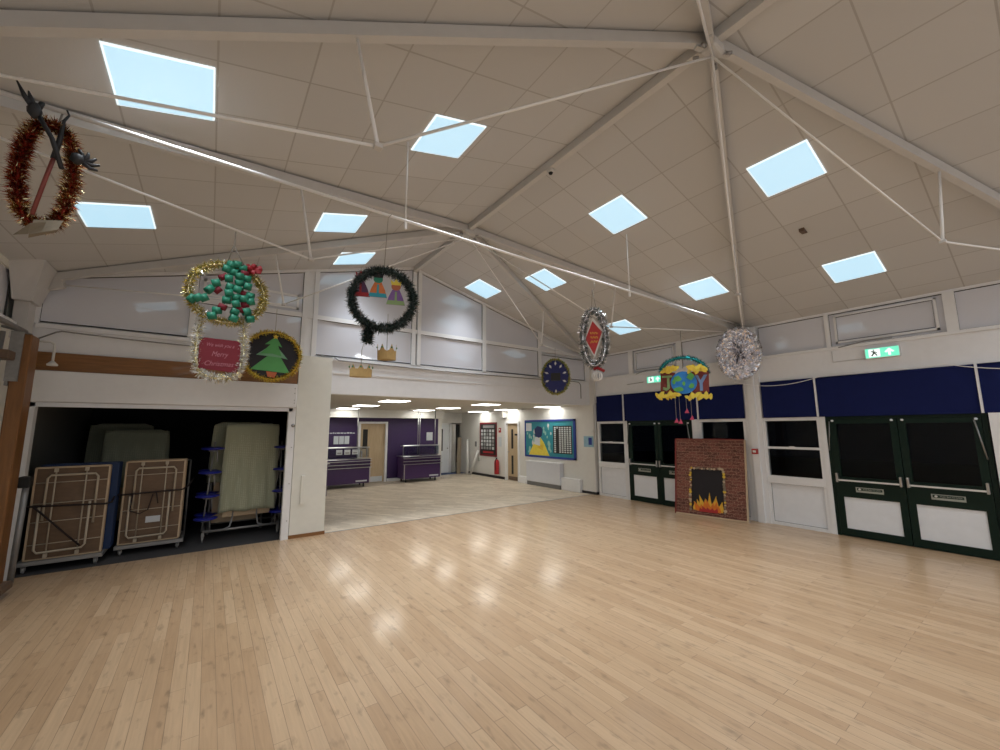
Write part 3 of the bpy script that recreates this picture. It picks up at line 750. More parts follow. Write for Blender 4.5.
t = thing('fire_extinguisher', 'red fire extinguisher on the canteen wall', 'fire extinguisher', (XN-.09, 12.2, .15))
MB().lathe([(.02, .0), (.085, .01), (.09, .05), (.09, .42), (.075, .5), (.03, .54)], (XN-.09, 12.2, .15)).build('cylinder', 'red', t)
MB().lathe([(.025, 0), (.025, .05), (.012, .06)], (XN-.09, 12.2, .69), 10).build('valve', 'black', t)
MB().tube([(XN-.09, 12.2, .73), (XN-.16, 12.17, .68), (XN-.19, 12.15, .5), (XN-.18, 12.14, .3)], .013, 8).build('hose', 'black', t)
MB().tube([(XN-.09, 12.2, .74), (XN-.14, 12.26, .77)], .01, 6).build('handle', 'steel', t)
solid('wall_switch', MB().bbox(XN-.03, XN, 13.7, 13.8, 1.1, 1.3, .004), 'grille', 'small dark switch box above the leaning tubes', 'switch')
solid('socket', MB().bbox(XN-.04, XN, 13.47, 13.57, .55, .68, .004).box(XN-.01, XN, 13.51, 13.53, .68, 2.4), 'sign_grey', 'grey socket with a thin conduit left of the red noticeboard', 'socket')

# blue display board
t = thing('noticeboard', 'large blue framed display board with a painting and a grid of photos', 'noticeboard', (XN, 9.45, 1.45))
y0, y1, z0, z1 = 8.30, 10.62, .88, 2.08
MB().box(XN-.04, XN, y0, y1, z0, z0+.06).box(XN-.04, XN, y0, y1, z1-.06, z1).box(XN-.04, XN, y0, y0+.08, z0, z1).box(XN-.04, XN, y1-.04, y1, z0, z1).build('frame', 'board_blue', t)
MB().box(XN-.02, XN, y0+.02, y1-.02, z0+.02, z1-.02).build('backing', 'board_teal', t)
MB().box(XN-.026, XN-.02, 8.45, 9.25, 1.04, 1.88).build('photo_panel', 'black', t)
for c in range(7):
    if c == 5: continue
    for r in range(13):
        y = 8.48+c*.108; z = 1.07+r*.061
        MB().box(XN-.030, XN-.026, y, y+.07, z, z+.042).build('photo', 'photo_light', t)
MB().box(XN-.03, XN-.026, 8.48+5*.108+.02, 8.48+5*.108+.06, 1.8, 1.85).build('photo', 'photo_light', t)
# painted figure with a yellow gown and dark cap
def on_wall(pts, x0, x1): # pts (y,z) viewed from -x
    m = MB(); n = len(pts); vs = [(x0, a, b) for a, b in pts]+[(x1, a, b) for a, b in pts]
    m.add(vs, [tuple(range(n)), tuple(reversed(range(n, 2*n)))]+[(i, (i+1) % n, n+(i+1) % n, n+i) for i in range(n)]); return m
on_wall([(10.42, .95), (10.2, 1.28), (10.05, 1.5), (9.85, 1.52), (9.68, 1.35), (9.5, 1.05), (9.44, .95)], XN-.03, XN-.02).build('painted_gown', 'yellow_bright', t)
on_wall([(10.15, 1.3), (10.1, 1.52), (9.85, 1.54), (9.86, 1.25)], XN-.033, XN-.03).build('painted_collar', 'paper', t)
on_wall([(10.0, 1.2), (9.95, 1.25), (9.7, 1.3), (9.72, 1.1)], XN-.033, XN-.03).build('painted_trim', 'yellow', t)
on_wall([(10.08, 1.55), (10.13, 1.78), (9.98, 1.88), (9.8, 1.85), (9.74, 1.78), (9.78, 1.56), (9.9, 1.5)], XN-.034, XN-.02).build('painted_cap', 'board_navy', t)
rn = random.Random(9)
for k in range(34):
    y = rn.choice([rn.uniform(9.32, 9.72), rn.uniform(10.1, 10.5)]); z = rn.uniform(1.05, 1.9); r = rn.uniform(.04, .09)
    if 9.7 < y < 10.12 or (y > 9.44 and z < 1.3 and y < 10.35): continue
    on_wall([(y+r*.6*cos(a), z+r*sin(a)) for a in [i*pi/4 for i in range(8)]], XN-.027-k*.0001, XN-.02).build('painted_leaf', 'pale_green' if k % 3 else 'photo_light', t)
MB().box(XN-.028, XN-.02, 10.28, 10.56, 1.72, 1.98).build('corner_sheet', 'paper', t)
text_part('heading', 'Leavers', .12, 'pale_green', t, (0, 0, 0), (pi/2, 0, -pi/2), width=.6)
bpy.data.objects.remove([x for x in COL.objects if x.name.startswith('heading') and x.type == 'MESH' and x.data.name.startswith('heading') is False][0]) if False else None
for x in list(COL.objects):
    if x.name == 'heading': bpy.data.objects.remove(x)

# radiator cover and low boxing
t = thing('radiator_cover', 'white radiator cover under the blue display board', 'radiator cover', (8.6, 9.6, 0))
MB().bbox(8.56, 8.72, 8.85, 10.42, .12, .74, .01).build('body', 'radiator', t)
MB().bbox(8.54, 8.72, 8.83, 10.44, .74, .77, .004).build('top', 'white_paint', t)
MB().box(8.58, 8.72, 8.87, 10.40, .0, .12).build('grille', 'grille', t)
solid('pipe_boxing', MB().bbox(8.60, 8.72, 8.1, 8.85, 0, .36, .008), 'white_paint', 'low white pipe boxing between the radiator cover and the corner pier', 'boxing')
solid('pipe_boxing', MB().bbox(8.60, 8.72, 10.44, 10.93, 0, .22, .008), 'white_paint', 'low white pipe boxing between the wooden door and the radiator cover', 'boxing')
solid('wall_poster', MB().box(8.69, 8.70, 7.63, 7.98, 1.28, 1.58).box(8.684, 8.69, 7.68, 7.80, 1.34, 1.54, 1), ['poster_blue', 'board_blue'], 'small pale blue poster on the corner pier right of the display board', 'poster')
solid('wall_switch', MB().bbox(8.67, 8.70, 7.62, 7.68, 1.68, 1.75, .003), 'white_card', 'small white switch on the corner pier beside the pale blue poster', 'switch')

# ------------------------------------------------------------------ roof timbers/steel
def sub(p, dz): return (p[0], p[1], p[2]+dz)
def truss(label, ridge_y, eave_x, eave_y):
    R = Vector((XM, ridge_y, ZP)); E = Vector((eave_x, eave_y, ZE)); left = eave_x < XM
    t = thing('roof_truss', label, 'roof truss', (R.x, R.y, R.z-.1))
    off = Vector((0, 0, -.07))
    MB().beam(R+off, E+off+(R-E).normalized()*.08, .06, .10).build('rafter', 'beam_paint', t)
    k = .525 if left else .5
    k = .47 if left else .5
    mid = R.lerp(E, 1-k if False else k); 
    mid = R.lerp(E, .475 if left else .50)
    hd = (R-E); hd.z = 0; hd.normalize()
    mid = R.lerp(E, .50 if left else .485); bot = mid+hd*(.16 if left else .13); bot.z = 3.65
    MB().tube([mid+Vector((0, 0, -.11)), bot], [.010, .015], 8).build('strut', 'rod_paint', t)
    MB().tube([R+Vector((0, 0, -.22)), bot], .010, 6).build('tie_rod', 'rod_paint', t)
    MB().tube([bot, E+Vector((0, 0, -.14))+(R-E).normalized()*.2], .010, 6).build('tie_rod', 'rod_paint', t)
    MB().bbox(bot.x-.028, bot.x+.028, bot.y-.028, bot.y+.028, bot.z-.02, bot.z+.015, .006).build('strut_foot', 'beam_paint', t)
    MB().beam(E+Vector((0, 0, -.17))+(R-E).normalized()*.06, E+Vector((0, 0, -.17))+(R-E).normalized()*.42, .05, .14).build('end_bracket', 'beam_paint', t)
T = [('far left sloping truss running into the corner above the store', 5.5, XL, YG), ('left sloping truss from the far ridge joint towards the camera side', 5.5, XL, 3.58),
     ('left sloping truss from the near ridge joint across the top left', 1.42, XL, 3.55), ('left truss overhead, behind the camera', 1.42, XL, -.6),
     ('right sloping truss from the far ridge joint into the far corner', 5.5, XR, YG), ('right sloping truss from the far ridge joint to the white post', 5.5, XR, 3.6),
     ('right sloping truss from the near ridge joint down to the white post', 1.42, XR, 3.6), ('right truss from the near ridge joint to the right edge of the picture', 1.42, XR, -.6)]
for a in T: truss(*a)
t = thing('ridge_beam', 'long pale ridge beam along the peak of the ceiling', 'beam', (XM, 2, ZP-.08))
MB().beam((XM, YB, ZP-.07), (XM, YG-.02, ZP-.06), .075, .10).build('beam', 'beam_paint', t)
for yy in (5.5, 1.42):
    pl = MB(); pl.bbox(XM-.10, XM+.10, yy-.07, yy+.07, ZP-.20, ZP-.10, .02)
    pl.beam((XM-.16, yy-.06, ZP-.15), (XM+.16, yy+.06, ZP-.15), .04, .07).beam((XM+.16, yy-.06, ZP-.15), (XM-.16, yy+.06, ZP-.15), .04, .07)
    pl.build('joint_plate', 'beam_paint', t)
    for sx, sy in ((-.17, 0), (.17, .05), (-.1, .12), (.12, -.11)): MB().cyl((XM+sx*.7, yy+sy*.7, ZP-.2), (XM+sx*1.0, yy+sy*1.0, ZP-.2), .014, 8).build('bolt', 'steel', t)
t = thing('main_tie_rod', 'long white horizontal tie rod crossing the whole hall', 'tie rod', (XM, 3.6, 3.87))
MB().tube([(XL+.1, 3.6, 3.88), (XM, 3.6, 3.86), (XR-.1, 3.6, 3.88)], .015, 8).build('rod', 'rod_paint', t)
for x in (1.44, 5.03): MB().tube([(x, 3.6, zr(x)-.02), (x, 3.6, 3.84)], .008, 6).box(x-.012, x+.012, 3.588, 3.612, 3.78, 3.85).build('hanger', 'rod_paint', t)
# beige column head in the far left corner, over the store
t = thing('column_head', 'beige angular column head in the left corner under the roof', 'column', (-2.0, 7.5, 3.0))
c = MB(); c.box(-2.1, -1.97, YG-.26, YG-.03, 2.95, 3.5)
c.add([(-2.1, 7.38, 3.42), (-1.93, 7.38, 3.42), (-1.93, 7.70, 3.42), (-2.1, 7.70, 3.42), (-2.1, 7.12, 3.86), (-1.80, 7.12, 3.90), (-1.80, 7.70, 3.90), (-2.1, 7.70, 3.86)],
      [(0, 3, 2, 1), (4, 5, 6, 7), (0, 1, 5, 4), (1, 2, 6, 5), (2, 3, 7, 6), (3, 0, 4, 7)])
c.build('head', 'beam_paint', t)
t = thing('smoke_detector', 'small round smoke detector on the ridge beam', 'detector', (XM, 2.98, 5.05))
MB().lathe([(.02, -.045), (.05, -.03), (.055, 0)], (XM+.02, 3.5, 5.13), 16).build('body', 'beam_paint', t)
MB().lathe([(.02, -.02), (.03, 0)], (XM+.02, 3.5, 5.09), 12).build('sensor', 'black', t)
zz = zr(6.35)
solid('ceiling_vent', MB().box(6.30, 6.42, 1.72, 1.78, zr(6.42)-.012, zr(6.30)+.0), 'kick_brown', 'tiny dark ceiling sensor between the two nearest right lights', 'sensor')

# ------------------------------------------------------------------ ceiling light panels
SL = atan2(ZP-ZE, XM-XL)
def roof_panel(xc, yc, label, front=True):
    right = xc > XM; rot = (0, SL if right else -SL, 0)
    t = thing('ceiling_light_panel', label, 'ceiling light', (xc, yc, zr(xc)-.012), rot=rot, group='square ceiling lights of the hall')  # electric light panel set in the roof slope, not a roof window
    h = .285
    MB().box(-h-.012, h+.012, -h-.012, h+.012, .002, .012).build('frame', 'panel_edge', t, world=False)
    MB().box(-h, h, -h, h, -.003, .0035).build('diffuser', 'panel_emit', t, world=False)
    return t
def panel_light(xc, yc, spread, e):
    right = xc > XM
    ld = bpy.data.lights.new('ceiling_lamp', 'AREA'); ld.shape = 'SQUARE'; ld.size = .56; ld.energy = e; ld.spread = spread; ld.color = (.93, .97, 1.0)
    lo = bpy.data.objects.new('ceiling_lamp', ld); COL.objects.link(lo); lo.location = (xc, yc, zr(xc)-.03); lo.rotation_euler = (0, SL if right else -SL, 0)
E_FRONT, E_BACK = 12.5, 21.5
FR = [(-.44, 3.50, 'largest ceiling light, top left of the picture'), (-.98, 5.76, 'ceiling light at far left beside the red and gold tinsel'),
      (1.82, 3.44, 'tilted ceiling light left of the ridge beam, under the bent rod'), (1.30, 5.67, 'ceiling light right of the green paper chain wreath, near the far left truss'),
      (1.90, 7.13, 'small ceiling light just above the dark tinsel wreath'), (4.64, 3.46, 'diamond-looking ceiling light at the centre right of the ridge'),
      (4.71, 7.17, 'ceiling light nearest the gable on the right slope'), (5.24, 5.70, 'ceiling light crossed by a rod, beside the far gable truss'),
      (7.04, 3.48, 'ceiling light left of the white post, over the foil disc'), (7.63, 5.70, 'small ceiling light behind the red diamond decoration'),
      (5.20, 1.53, 'large ceiling light at upper right of the picture'), (7.58, 1.53, 'ceiling light above the nearest exit sign')]
for x, y, lb in FR:
    roof_panel(x, y, lb); panel_light(x, y, radians(88), E_FRONT)
for x in (-.98, 1.6, 5.0, 7.4):
    for y in (-1.2, -3.4, -5.2): panel_light(x, y, radians(170), E_BACK)

# ------------------------------------------------------------------ exit signs, call point, wires on right wall
def exit_sign(y, z, label, x=None):
    t = thing('exit_sign', label, 'exit sign', (XW-.04, y, z), rz=-pi/2)
    w, h = .20, .075
    MB().bbox(-w-.01, w+.01, -.03, .04, -h-.012, h+.01, .005).build('housing', 'white_paint', t, world=False)
    MB().box(-w, w, -.034, -.03, -h, h).build('green_face', 'exit_green', t, world=False)
    MB().box(-.16, -.02, -.0355, -.034, -h+.012, h-.012).build('doorway', 'exit_white', t, world=False)
    m = MB(); 
    m.prism([(-.105, .04), (-.085, .04), (-.085, .056), (-.105, .056)], -.038, -.0355)
    m.prism([(-.12, .035), (-.09, .03), (-.075, -.005), (-.05, -.045), (-.065, -.05), (-.09, -.012), (-.115, -.05), (-.135, -.045), (-.105, 0)], -.038, -.0355)
    m.prism([(-.14, .02), (-.12, .033), (-.07, .02), (-.05, .0), (-.06, -.005), (-.08, .01)], -.0381, -.0355)
    m.build('running_figure', 'sign_dark', t, world=False)
    MB().prism([(.09, .058), (.15, 0), (.125, -.012), (.105, .008), (.105, -.055), (.075, -.055), (.075, .008), (.055, -.012), (.03, 0)], -.037, -.034).build('arrow', 'exit_white', t, world=False)
    return t
exit_sign(1.55, 3.0, 'green illuminated running man exit sign above the nearest double doors')
exit_sign(5.66, 2.98, 'smaller-looking green exit sign beside the hanging globe decoration')
solid('conduit', MB().tube([(XW-.01, 2.2, 3.12), (XW-.01, 2.2, 2.93), (XW-.01, 1.77, 2.93)], .006, 5), 'beam_paint', 'thin white cable running to the nearest exit sign', 'cable')
solid('conduit', MB().tube([(XW-.01, 6.5, 2.93), (XW-.01, 6.0, 2.95)], .006, 5), 'galvanised', 'thin cable running to the far exit sign', 'cable')
t = thing('call_point', 'small red fire call point on the white post', 'call point', (8.67, 3.53, 1.34), rz=-pi/2)
MB().bbox(-.05, .05, -.03, .03, -.05, .05, .004).build('body', 'red', t, world=False)
MB().box(-.028, .028, -.033, -.03, -.02, .022).build('glass_face', 'white_card', t, world=False)
# slack wire along the top of the blinds
def sag(p, q, d, n=14):
    p, q = Vector(p), Vector(q); return [p.lerp(q, i/n)+Vector((0, 0, -d*4*(i/n)*(1-i/n))) for i in range(n+1)]
pts = sag((8.64, 3.8, 2.72), (8.70, 2.3, 2.72), .13)+sag((8.70, 2.3, 2.72), (8.72, .9, 2.72), .02)[1:]+sag((8.72, .9, 2.72), (8.6, -.5, 2.6), .1)[1:]
solid('slack_cable', MB().tube(pts, .006, 5), 'rod_paint', 'slack white cable drooping along the top of the blinds', 'cable')
# cable along the gable sill
pts = [(XL+.2, YG-.05, 3.0), (-1.75, YG-.06, 3.1)]+sag((-1.7, YG-.06, 3.12), (1.22, YG-.06, 3.13), .04)+[(1.24, YG-.06, 3.14)]
solid('sill_cable', MB().tube(pts, .010, 6), 'galvanised', 'grey cable along the window sill above the timber beam', 'cable')
pts = [(1.78, YG-.05, 3.12)]+sag((1.85, YG-.05, 3.07), (8.0, YG-.05, 3.08), .03)+[(8.25, YG-.05, 3.07), (8.32, YG-.05, 3.0), (8.32, YG-.05, 2.62)]
solid('sill_cable', MB().tube(pts, .011, 6), 'galvanised', 'grey cable along the header, bending down near the far corner', 'cable')
solid('wall_conduit', MB().tube([(8.68, 7.52, 2.46), (8.68, 7.52, 1.4)], .012, 6).tube([(8.74, 7.52, 3.1), (8.74, 7.52, 2.5)], .01, 6), 'white_paint', 'thin vertical white conduit beside the far corner window', 'conduit')
solid('conduit_cover', MB().bbox(1.335, 1.395, YG-.085, YG-.05, .55, 1.02, .006), 'cream_wall', 'short cream vertical cover strip low on the cream pillar', 'cover')
t = thing('bent_pipe', 'white bent pipe with a round rose hanging beside the timber beam', 'pipe', (-1.72, 7.55, 2.6))
MB().tube([(-1.93, 7.55, 2.94), (-1.76, 7.55, 2.945), (-1.72, 7.55, 2.92), (-1.715, 7.55, 2.87), (-1.715, 7.55, 2.69)], .014, 8).build('pipe', 'white_card', t)
MB().lathe([(.012, .05), (.03, .03), (.055, .0), (.05, -.015), (.01, -.02)], (-1.715, 7.55, 2.65), 16).build('rose', 'white_card', t)

# ------------------------------------------------------------------ folded gym climbing frame at far left
t = thing('climbing_frame', 'orange wooden gym climbing frame upright folded against the left wall', 'climbing frame', (-1.85, 6.95, 0))
MB().bbox(-1.86, -1.73, 6.80, 7.05, .06, 2.9, .012).build('upright', 'oak_up', t)
MB().box(-1.885, -1.86, 6.78, 6.95, 2.3, 2.92).box(-1.89, -1.79, 6.775, 6.80, 2.35, 2.92).build('metal_plate', 'galvanised', t)
MB().tube([(-1.82, 6.9, 2.94), (-1.9, 6.2, 2.98), (-2.02, 5.2, 3.0)], .028, 10).build('top_pipe', 'galvanised', t)
MB().bbox(-2.08, -1.83, 6.6, 6.8, 2.58, 2.68, .01).build('wall_bracket', 'kick_brown', t)
MB().tube([(-1.94, 6.75, 2.9), (-1.96, 6.72, 1.5), (-1.96, 6.7, .1)], .022, 8).build('side_pipe', 'galvanised', t)
MB().tube([(-1.72, 7.28, 1.2), (-1.74, 7.3, .05)], .03, 8).build('prop_tube', 'frame_grey', t)
MB().bbox(-1.78, -1.68, 7.22, 7.36, 1.13, 1.26, .01).build('clamp', 'black', t)
MB().bbox(-1.9, -1.66, 6.72, 7.08, .05, .14, .02).build('foot', 'kick_brown', t)
MB().cyl((-1.82, 6.82, .05), (-1.76, 6.82, .05), .05, 14).build('wheel', 'kick_brown', t)
MB().tube([(-2.02, 7.0, 3.0), (-1.9, 6.9, 2.96), (-1.82, 7.1, 2.94)], .018, 8).build('elbow_pipe', 'galvanised', t)

# ------------------------------------------------------------------ trolleys of folded tables
def folding_table(name, label, x0, x1, y, z0, z1, topm='ply', group=None, detail=True, lean=0):
    """table folded flat and stood on edge, underside towards -y"""
    t = thing(name, label, 'folding table', ((x0+x1)/2, y, z0), group=group); w = x1-x0
    MB().bbox(x0, x1, y, y+.02, z0, z1, .004).build('tabletop', topm, t)
    MB().box(x0-.008, x0+.012, y-.01, y+.024, z0, z1).box(x1-.012, x1+.008, y-.01, y+.024, z0, z1).box(x0, x1, y-.01, y+.024, z1-.012, z1+.008).box(x0, x1, y-.01, y+.024, z0-.004, z0+.012).build('edging', topm if topm == 'blue_top' else 'ply_edge', t)
    if detail:
        r = .0135; h = z1-z0
        a, b = x0+w*.17, x1-w*.15; yy = y-.025
        m = MB(); m.tube([(a, yy, z0+h*.42), (a, yy, z1-.14), (a+.03, yy, z1-.10), (b-.03, yy, z1-.10), (b, yy, z1-.14), (b, yy, z0+h*.35)], r, 8)
        m.build('leg_frame', 'frame_cream', t)
        a, b = x0+w*.12, x1-w*.22; yy = y-.045
        m = MB(); m.tube([(a, yy, z1-h*.42), (a, yy, z0+.13), (a+.03, yy, z0+.09), (b-.03, yy, z0+.10), (b, yy, z0+.14), (b, yy, z1-h*.40)], r, 8)
        m.build('leg_frame', 'frame_cream', t)
        for xx in (x0+w*.27, x0+w*.68):
            MB().tube([(xx, y-.015, z0+.05), (xx, y-.015, z1-.03)], .009, 6).build('runner', 'frame_cream', t)
            MB().bbox(xx-.02, xx+.02, y-.04, y-.01, z1-.06, z1-.01, .004).build('hinge', 'frame_cream', t)
            MB().bbox(xx-.02, xx+.02, y-.04, y-.01, z0+.02, z0+.07, .004).build('hinge', 'frame_cream', t)
        for k in (.16, .4, .6, .83): MB().tube([(x0+.01, y-.005, z0+h*k), (x1-.01, y-.005, z0+h*k+.01)], .006, 6).build('cross_bar', 'frame_cream', t)
    return t
def trolley(label, x0, x1, y0, y1, grp=None):
    t = thing('table_trolley', label, 'trolley', ((x0+x1)/2, (y0+y1)/2, 0), group=grp); z = .12
    MB().bbox(x0, x1, y0, y0+.035, z-.03, z+.02, .004).bbox(x0, x1, y1-.035, y1, z-.03, z+.02, .004).bbox(x0, x0+.035, y0+.035, y1-.035, z-.03, z+.02, .004).bbox(x1-.035, x1, y0+.035, y1-.035, z-.03, z+.02, .004).build('deck_frame', 'frame_grey', t)
    MB().box(x0+.035, x1-.035, y0+.035, y1-.035, z-.015, z).build('deck', 'grille', t)
    for x in (x0+.07, x1-.07):
        for yy in (y0+.05, y1-.05):
            c = MB().cyl((x-.014, yy, .042), (x+.014, yy, .042), .042, 14).build('castor', 'frame_grey', t)
            MB().box(x-.022, x-.016, yy-.015, yy+.015, .035, .092).box(x+.016, x+.022, yy-.015, yy+.015, .035, .092).box(x-.022, x+.022, yy-.015, yy+.015, .082, .09).build('fork', 'frame_grey', c)
    for x, yy in ((x0+.015, y1-.02), (x1-.015, y1-.02)): MB().tube([(x, yy, z), (x, yy, 1.30)], .014, 8).build('upright', 'frame_grey', t)
    MB().tube([(x0+.015, y1-.02, 1.3), (x1-.015, y1-.02, 1.3)], .012, 8).build('top_rail', 'frame_grey', t)
    return t
# first trolley
trolley('grey trolley of folded tables nearest the orange climbing frame', -1.86, -1.06, 7.86, 8.45)
folding_table('folding_table', 'brown folded table strapped on the left trolley, frontmost', -1.81, -1.10, 7.95, .14, 1.31)
for k, m_ in enumerate(['ply', 'blue_top', 'blue_top', 'blue_top', 'blue_top']):
    folding_table('folding_table', ['brown folded table, second on the left trolley', 'foremost blue folded table on the left trolley', 'second blue folded table on the left trolley', 'third blue folded table on the left trolley', 'rearmost blue folded table on the left trolley'][k],
                  -1.80, -1.10 if k < 1 else -1.03, 8.01+k*.085, .14, 1.31 if k < 1 else 1.33, m_, 'folded tables on the left trolley', False)
s_ = MB(); s_.tube([(-1.9, 7.89, .83), (-1.1, 7.895, .79), (-1.04, 7.93, .80), (-1.04, 8.3, .92)], .013, 6).build
t = thing('ratchet_strap', 'dark strap tied round the left stack of folded tables', 'strap', (-1.45, 7.9, .8))
s_.build('strap', 'strap', t)
MB().tube([(-1.78, 7.885, .83), (-1.5, 7.885, .5), (-1.3, 7.885, .27)], .011, 6).build('tail', 'strap', t)
# second trolley
trolley('grey trolley of folded tables in the middle of the store opening', -.99, -.20, 8.12, 8.75)
folding_table('folding_table', 'brown folded table with a white label, front of the middle trolley', -.96, -.27, 8.22, .14, 1.33)
solid('sticky_label', MB().box(-.68, -.51, 8.212, 8.219, .42, .51), 'paper', 'small white label on the middle brown folded table', 'label')
for k in range(4):
    folding_table('folding_table', ['brown folded table, second on the middle trolley', 'brown folded table, third on the middle trolley', 'brown folded table, fourth on the middle trolley', 'rearmost folded table on the middle trolley'][k], -.95, -.26, 8.29+k*.09, .14, 1.33, 'ply', 'folded tables on the middle trolley', False)
t = thing('ratchet_strap', 'dark strap with a hanging loop round the middle stack of tables', 'strap', (-.6, 8.1, .8))
MB().tube([(-1.02, 8.2, .86), (-.95, 8.16, .86), (-.27, 8.16, .88), (-.2, 8.25, .92), (-.15, 8.6, 1.0)], .013, 6).build('strap', 'strap', t)
MB().tube([(-.85, 8.15, .86), (-.86, 8.15, .62), (-.75, 8.15, .57), (-.66, 8.15, .62), (-.62, 8.15, .84), (-.58, 8.15, .86), (-.55, 8.15, .7)], .009, 6).build('loop', 'strap', t)

# mobile table with blue stools, draped with a green cloth
t = thing('stool_table_unit', 'folded mobile dining table with blue round stools at the right of the store', 'mobile table', (.6, 8.5, 0))
MB().tube([(.05, 8.3, .16), (1.12, 8.3, .16)], .02, 8).tube([(.05, 8.95, .16), (1.12, 8.95, .16)], .02, 8).tube([(.05, 8.3, .16), (.05, 8.95, .16)], .02, 8).tube([(1.12, 8.3, .16), (1.12, 8.95, .16)], .02, 8).build('base_frame', 'frame_grey', t)
MB().tube([(.3, 8.3, .16), (.4, 8.32, .2), (.43, 8.4, .35), (.43, 8.55, 1.7)], .013, 8).tube([(.9, 8.3, .16), (.8, 8.32, .2), (.78, 8.4, .35), (.78, 8.55, 1.7)], .013, 8).build('inner_frame', 'frame_grey', t)
MB().tube([(.02, 8.34, .16), (.10, 8.4, 1.6)], .012, 8).tube([(1.13, 8.34, .16), (1.1, 8.4, 1.6)], .012, 8).build('side_pole', 'frame_grey', t)
MB().bbox(.28, .98, 8.40, 8.43, .34, 1.84, .006).build('tabletop', 'ply_light', t)
MB().bbox(.28, .98, 8.60, 8.63, .34, 1.84, .006).build('tabletop', 'ply_light', t)
for z, dx in ((.34, .0), (.70, .0), (1.08, .01), (1.47, .02)):
    for sx in (-1, 1):
        xc = .06+dx if sx < 0 else 1.13
        for yy in ((8.36, 8.78) if True else (8.36,)):
            st = MB().lathe([(.13, 0), (.165, .012), (.165, .03), (.12, .04)], (xc, yy, z), 20).build('stool_seat', 'stool_blue', t)
            MB().lathe([(.06, -.03), (.06, 0)], (xc, yy, z), 12).tube([(xc, yy, z-.02), (xc+.06*(-sx), yy, z-.03), (xc+.07*(-sx), yy, z-.2)], .012, 6).build('stool_arm', 'frame_grey', st)
for x in (.04, 1.1):
    for yy in (8.26, 8.98):
        c = MB().cyl((x-.012, yy, .045), (x+.012, yy, .045), .045, 14); c.box(x-.02, x+.02, yy-.008, yy+.008, .06, .15); c.build('castor', 'frame_grey', t)

def drape(name, label, xc, yf, yb, ztop, zfb, zbb, w0, w1, m='green_cloth', seed=1, flare=.05, group=None):
    """cloth hung over an upright folded table: front fall, rounded top, back fall and side flaps"""
    rn = random.Random(seed); ph = [rn.uniform(0, 6) for _ in range(4)]
    mb = MB(); nu, nv = 60, 40; vs = []; fs = []
    path = []
    Lf, Lb, Lt = ztop-zfb, ztop-zbb, yb-yf
    for j in range(nv+1):
        s = j/nv*(Lf+Lt+Lb)
        if s < Lf: path.append((yf, zfb+s, 1-s/Lf, -1))
        elif s < Lf+Lt: path.append((yf+(s-Lf), ztop+.012*sin(pi*(s-Lf)/Lt), 0, 0))
        else: path.append((yb, ztop-(s-Lf-Lt), (s-Lf-Lt)/Lb, 1))
    for j, (y, z, k, sd) in enumerate(path):
        w = w0+(w1-w0)*(k**.7)
        for i in range(nu+1):
            u = i/nu*2-1; x = xc+u*w/2
            e = max(0, abs(u)-.72)/.28
            fold = k*(.012*sin(u*9+ph[0])+.008*sin(u*21+ph[1]))
            back = e*e*.10*(1 if sd <= 0 else -1)
            side = sin(e*pi*1.5)*.025*k
            yy = y+(fold*(1 if sd else 0))+back*(k if sd else 0)+(-.03*k*sd*-1 if sd < 0 else .03*k*sd)*-1*(-1)
            zz = z-(e*.05 if sd == 0 else 0)-(k > .93)*(.012*sin(u*7+ph[2])+.02*e)+(-.0 if sd else 0)
            yy += -.02*k if sd < 0 else .02*k
            vs.append((x+side*(1 if u > 0 else -1), yy, zz))
    for j in range(nv):
        for i in range(nu): a = j*(nu+1)+i; fs.append((a, a+1, a+nu+2, a+nu+1))
    mb.add(vs, fs, 0, True)
    o = solid(name, mb, m, label, 'tablecloth', group)
    so = o.modifiers.new('thickness', 'SOLIDIFY'); so.thickness = .004; so.offset = 0
    return o
drape('tablecloth', 'pale green patterned tablecloth draped over the stool table at right of the store', .64, 8.33, 8.52, 1.90, .44, .9, .78, .90, seed=4)
drape('tablecloth', 'darker green cloth hanging just behind the front right tablecloth', .48, 8.72, 8.95, 1.93, .9, .9, .80, .95, seed=5)
t = thing('stool_table_unit', 'folded mobile table behind the front right stool table', 'mobile table', (.5, 8.8, 0))
MB().bbox(.14, .84, 8.76, 8.80, .2, 1.88, .006).bbox(.14, .84, 8.87, 8.91, .2, 1.88, .006).build('tabletop', 'ply_light', t)
MB().tube([(.1, 8.84, .0), (.1, 8.84, 1.2)], .02, 8).tube([(.9, 8.84, .0), (.9, 8.84, 1.2)], .02, 8).tube([(.1, 8.84, .25), (.9, 8.84, .25)], .015, 8).build('frame', 'frame_grey', t)
def back_unit(x0, x1, y, z, lab):
    t = thing('stool_table_unit', lab, 'mobile table', ((x0+x1)/2, y, 0))
    MB().bbox(x0, x1, y+.03, y+.06, .2, z, .006).bbox(x0, x1, y+.13, y+.16, .2, z, .006).build('tabletop', 'ply_light', t)
    MB().tube([(x0, y+.1, .0), (x0, y+.1, 1.2)], .02, 8).tube([(x1, y+.1, .0), (x1, y+.1, 1.2)], .02, 8).tube([(x0, y+.1, .25), (x1, y+.1, .25)], .015, 8).build('frame', 'frame_grey', t)
back_unit(-1.45, -.68, 10.0, 1.76, 'folded mobile table under the cloth at the back of the store')
drape('tablecloth', 'green tablecloth over the table at the back left of the store', -1.06, 9.95, 10.25, 1.80, .8, .9, .86, 1.0, seed=6)
back_unit(-1.72, -1.0, 10.6, 1.88, 'rearmost folded mobile table in the dark of the store')
drape('tablecloth', 'darker green tablecloth on the rearmost table in the dark store', -1.36, 10.55, 10.85, 1.92, .8, .9, .86, 1.0, seed=7)

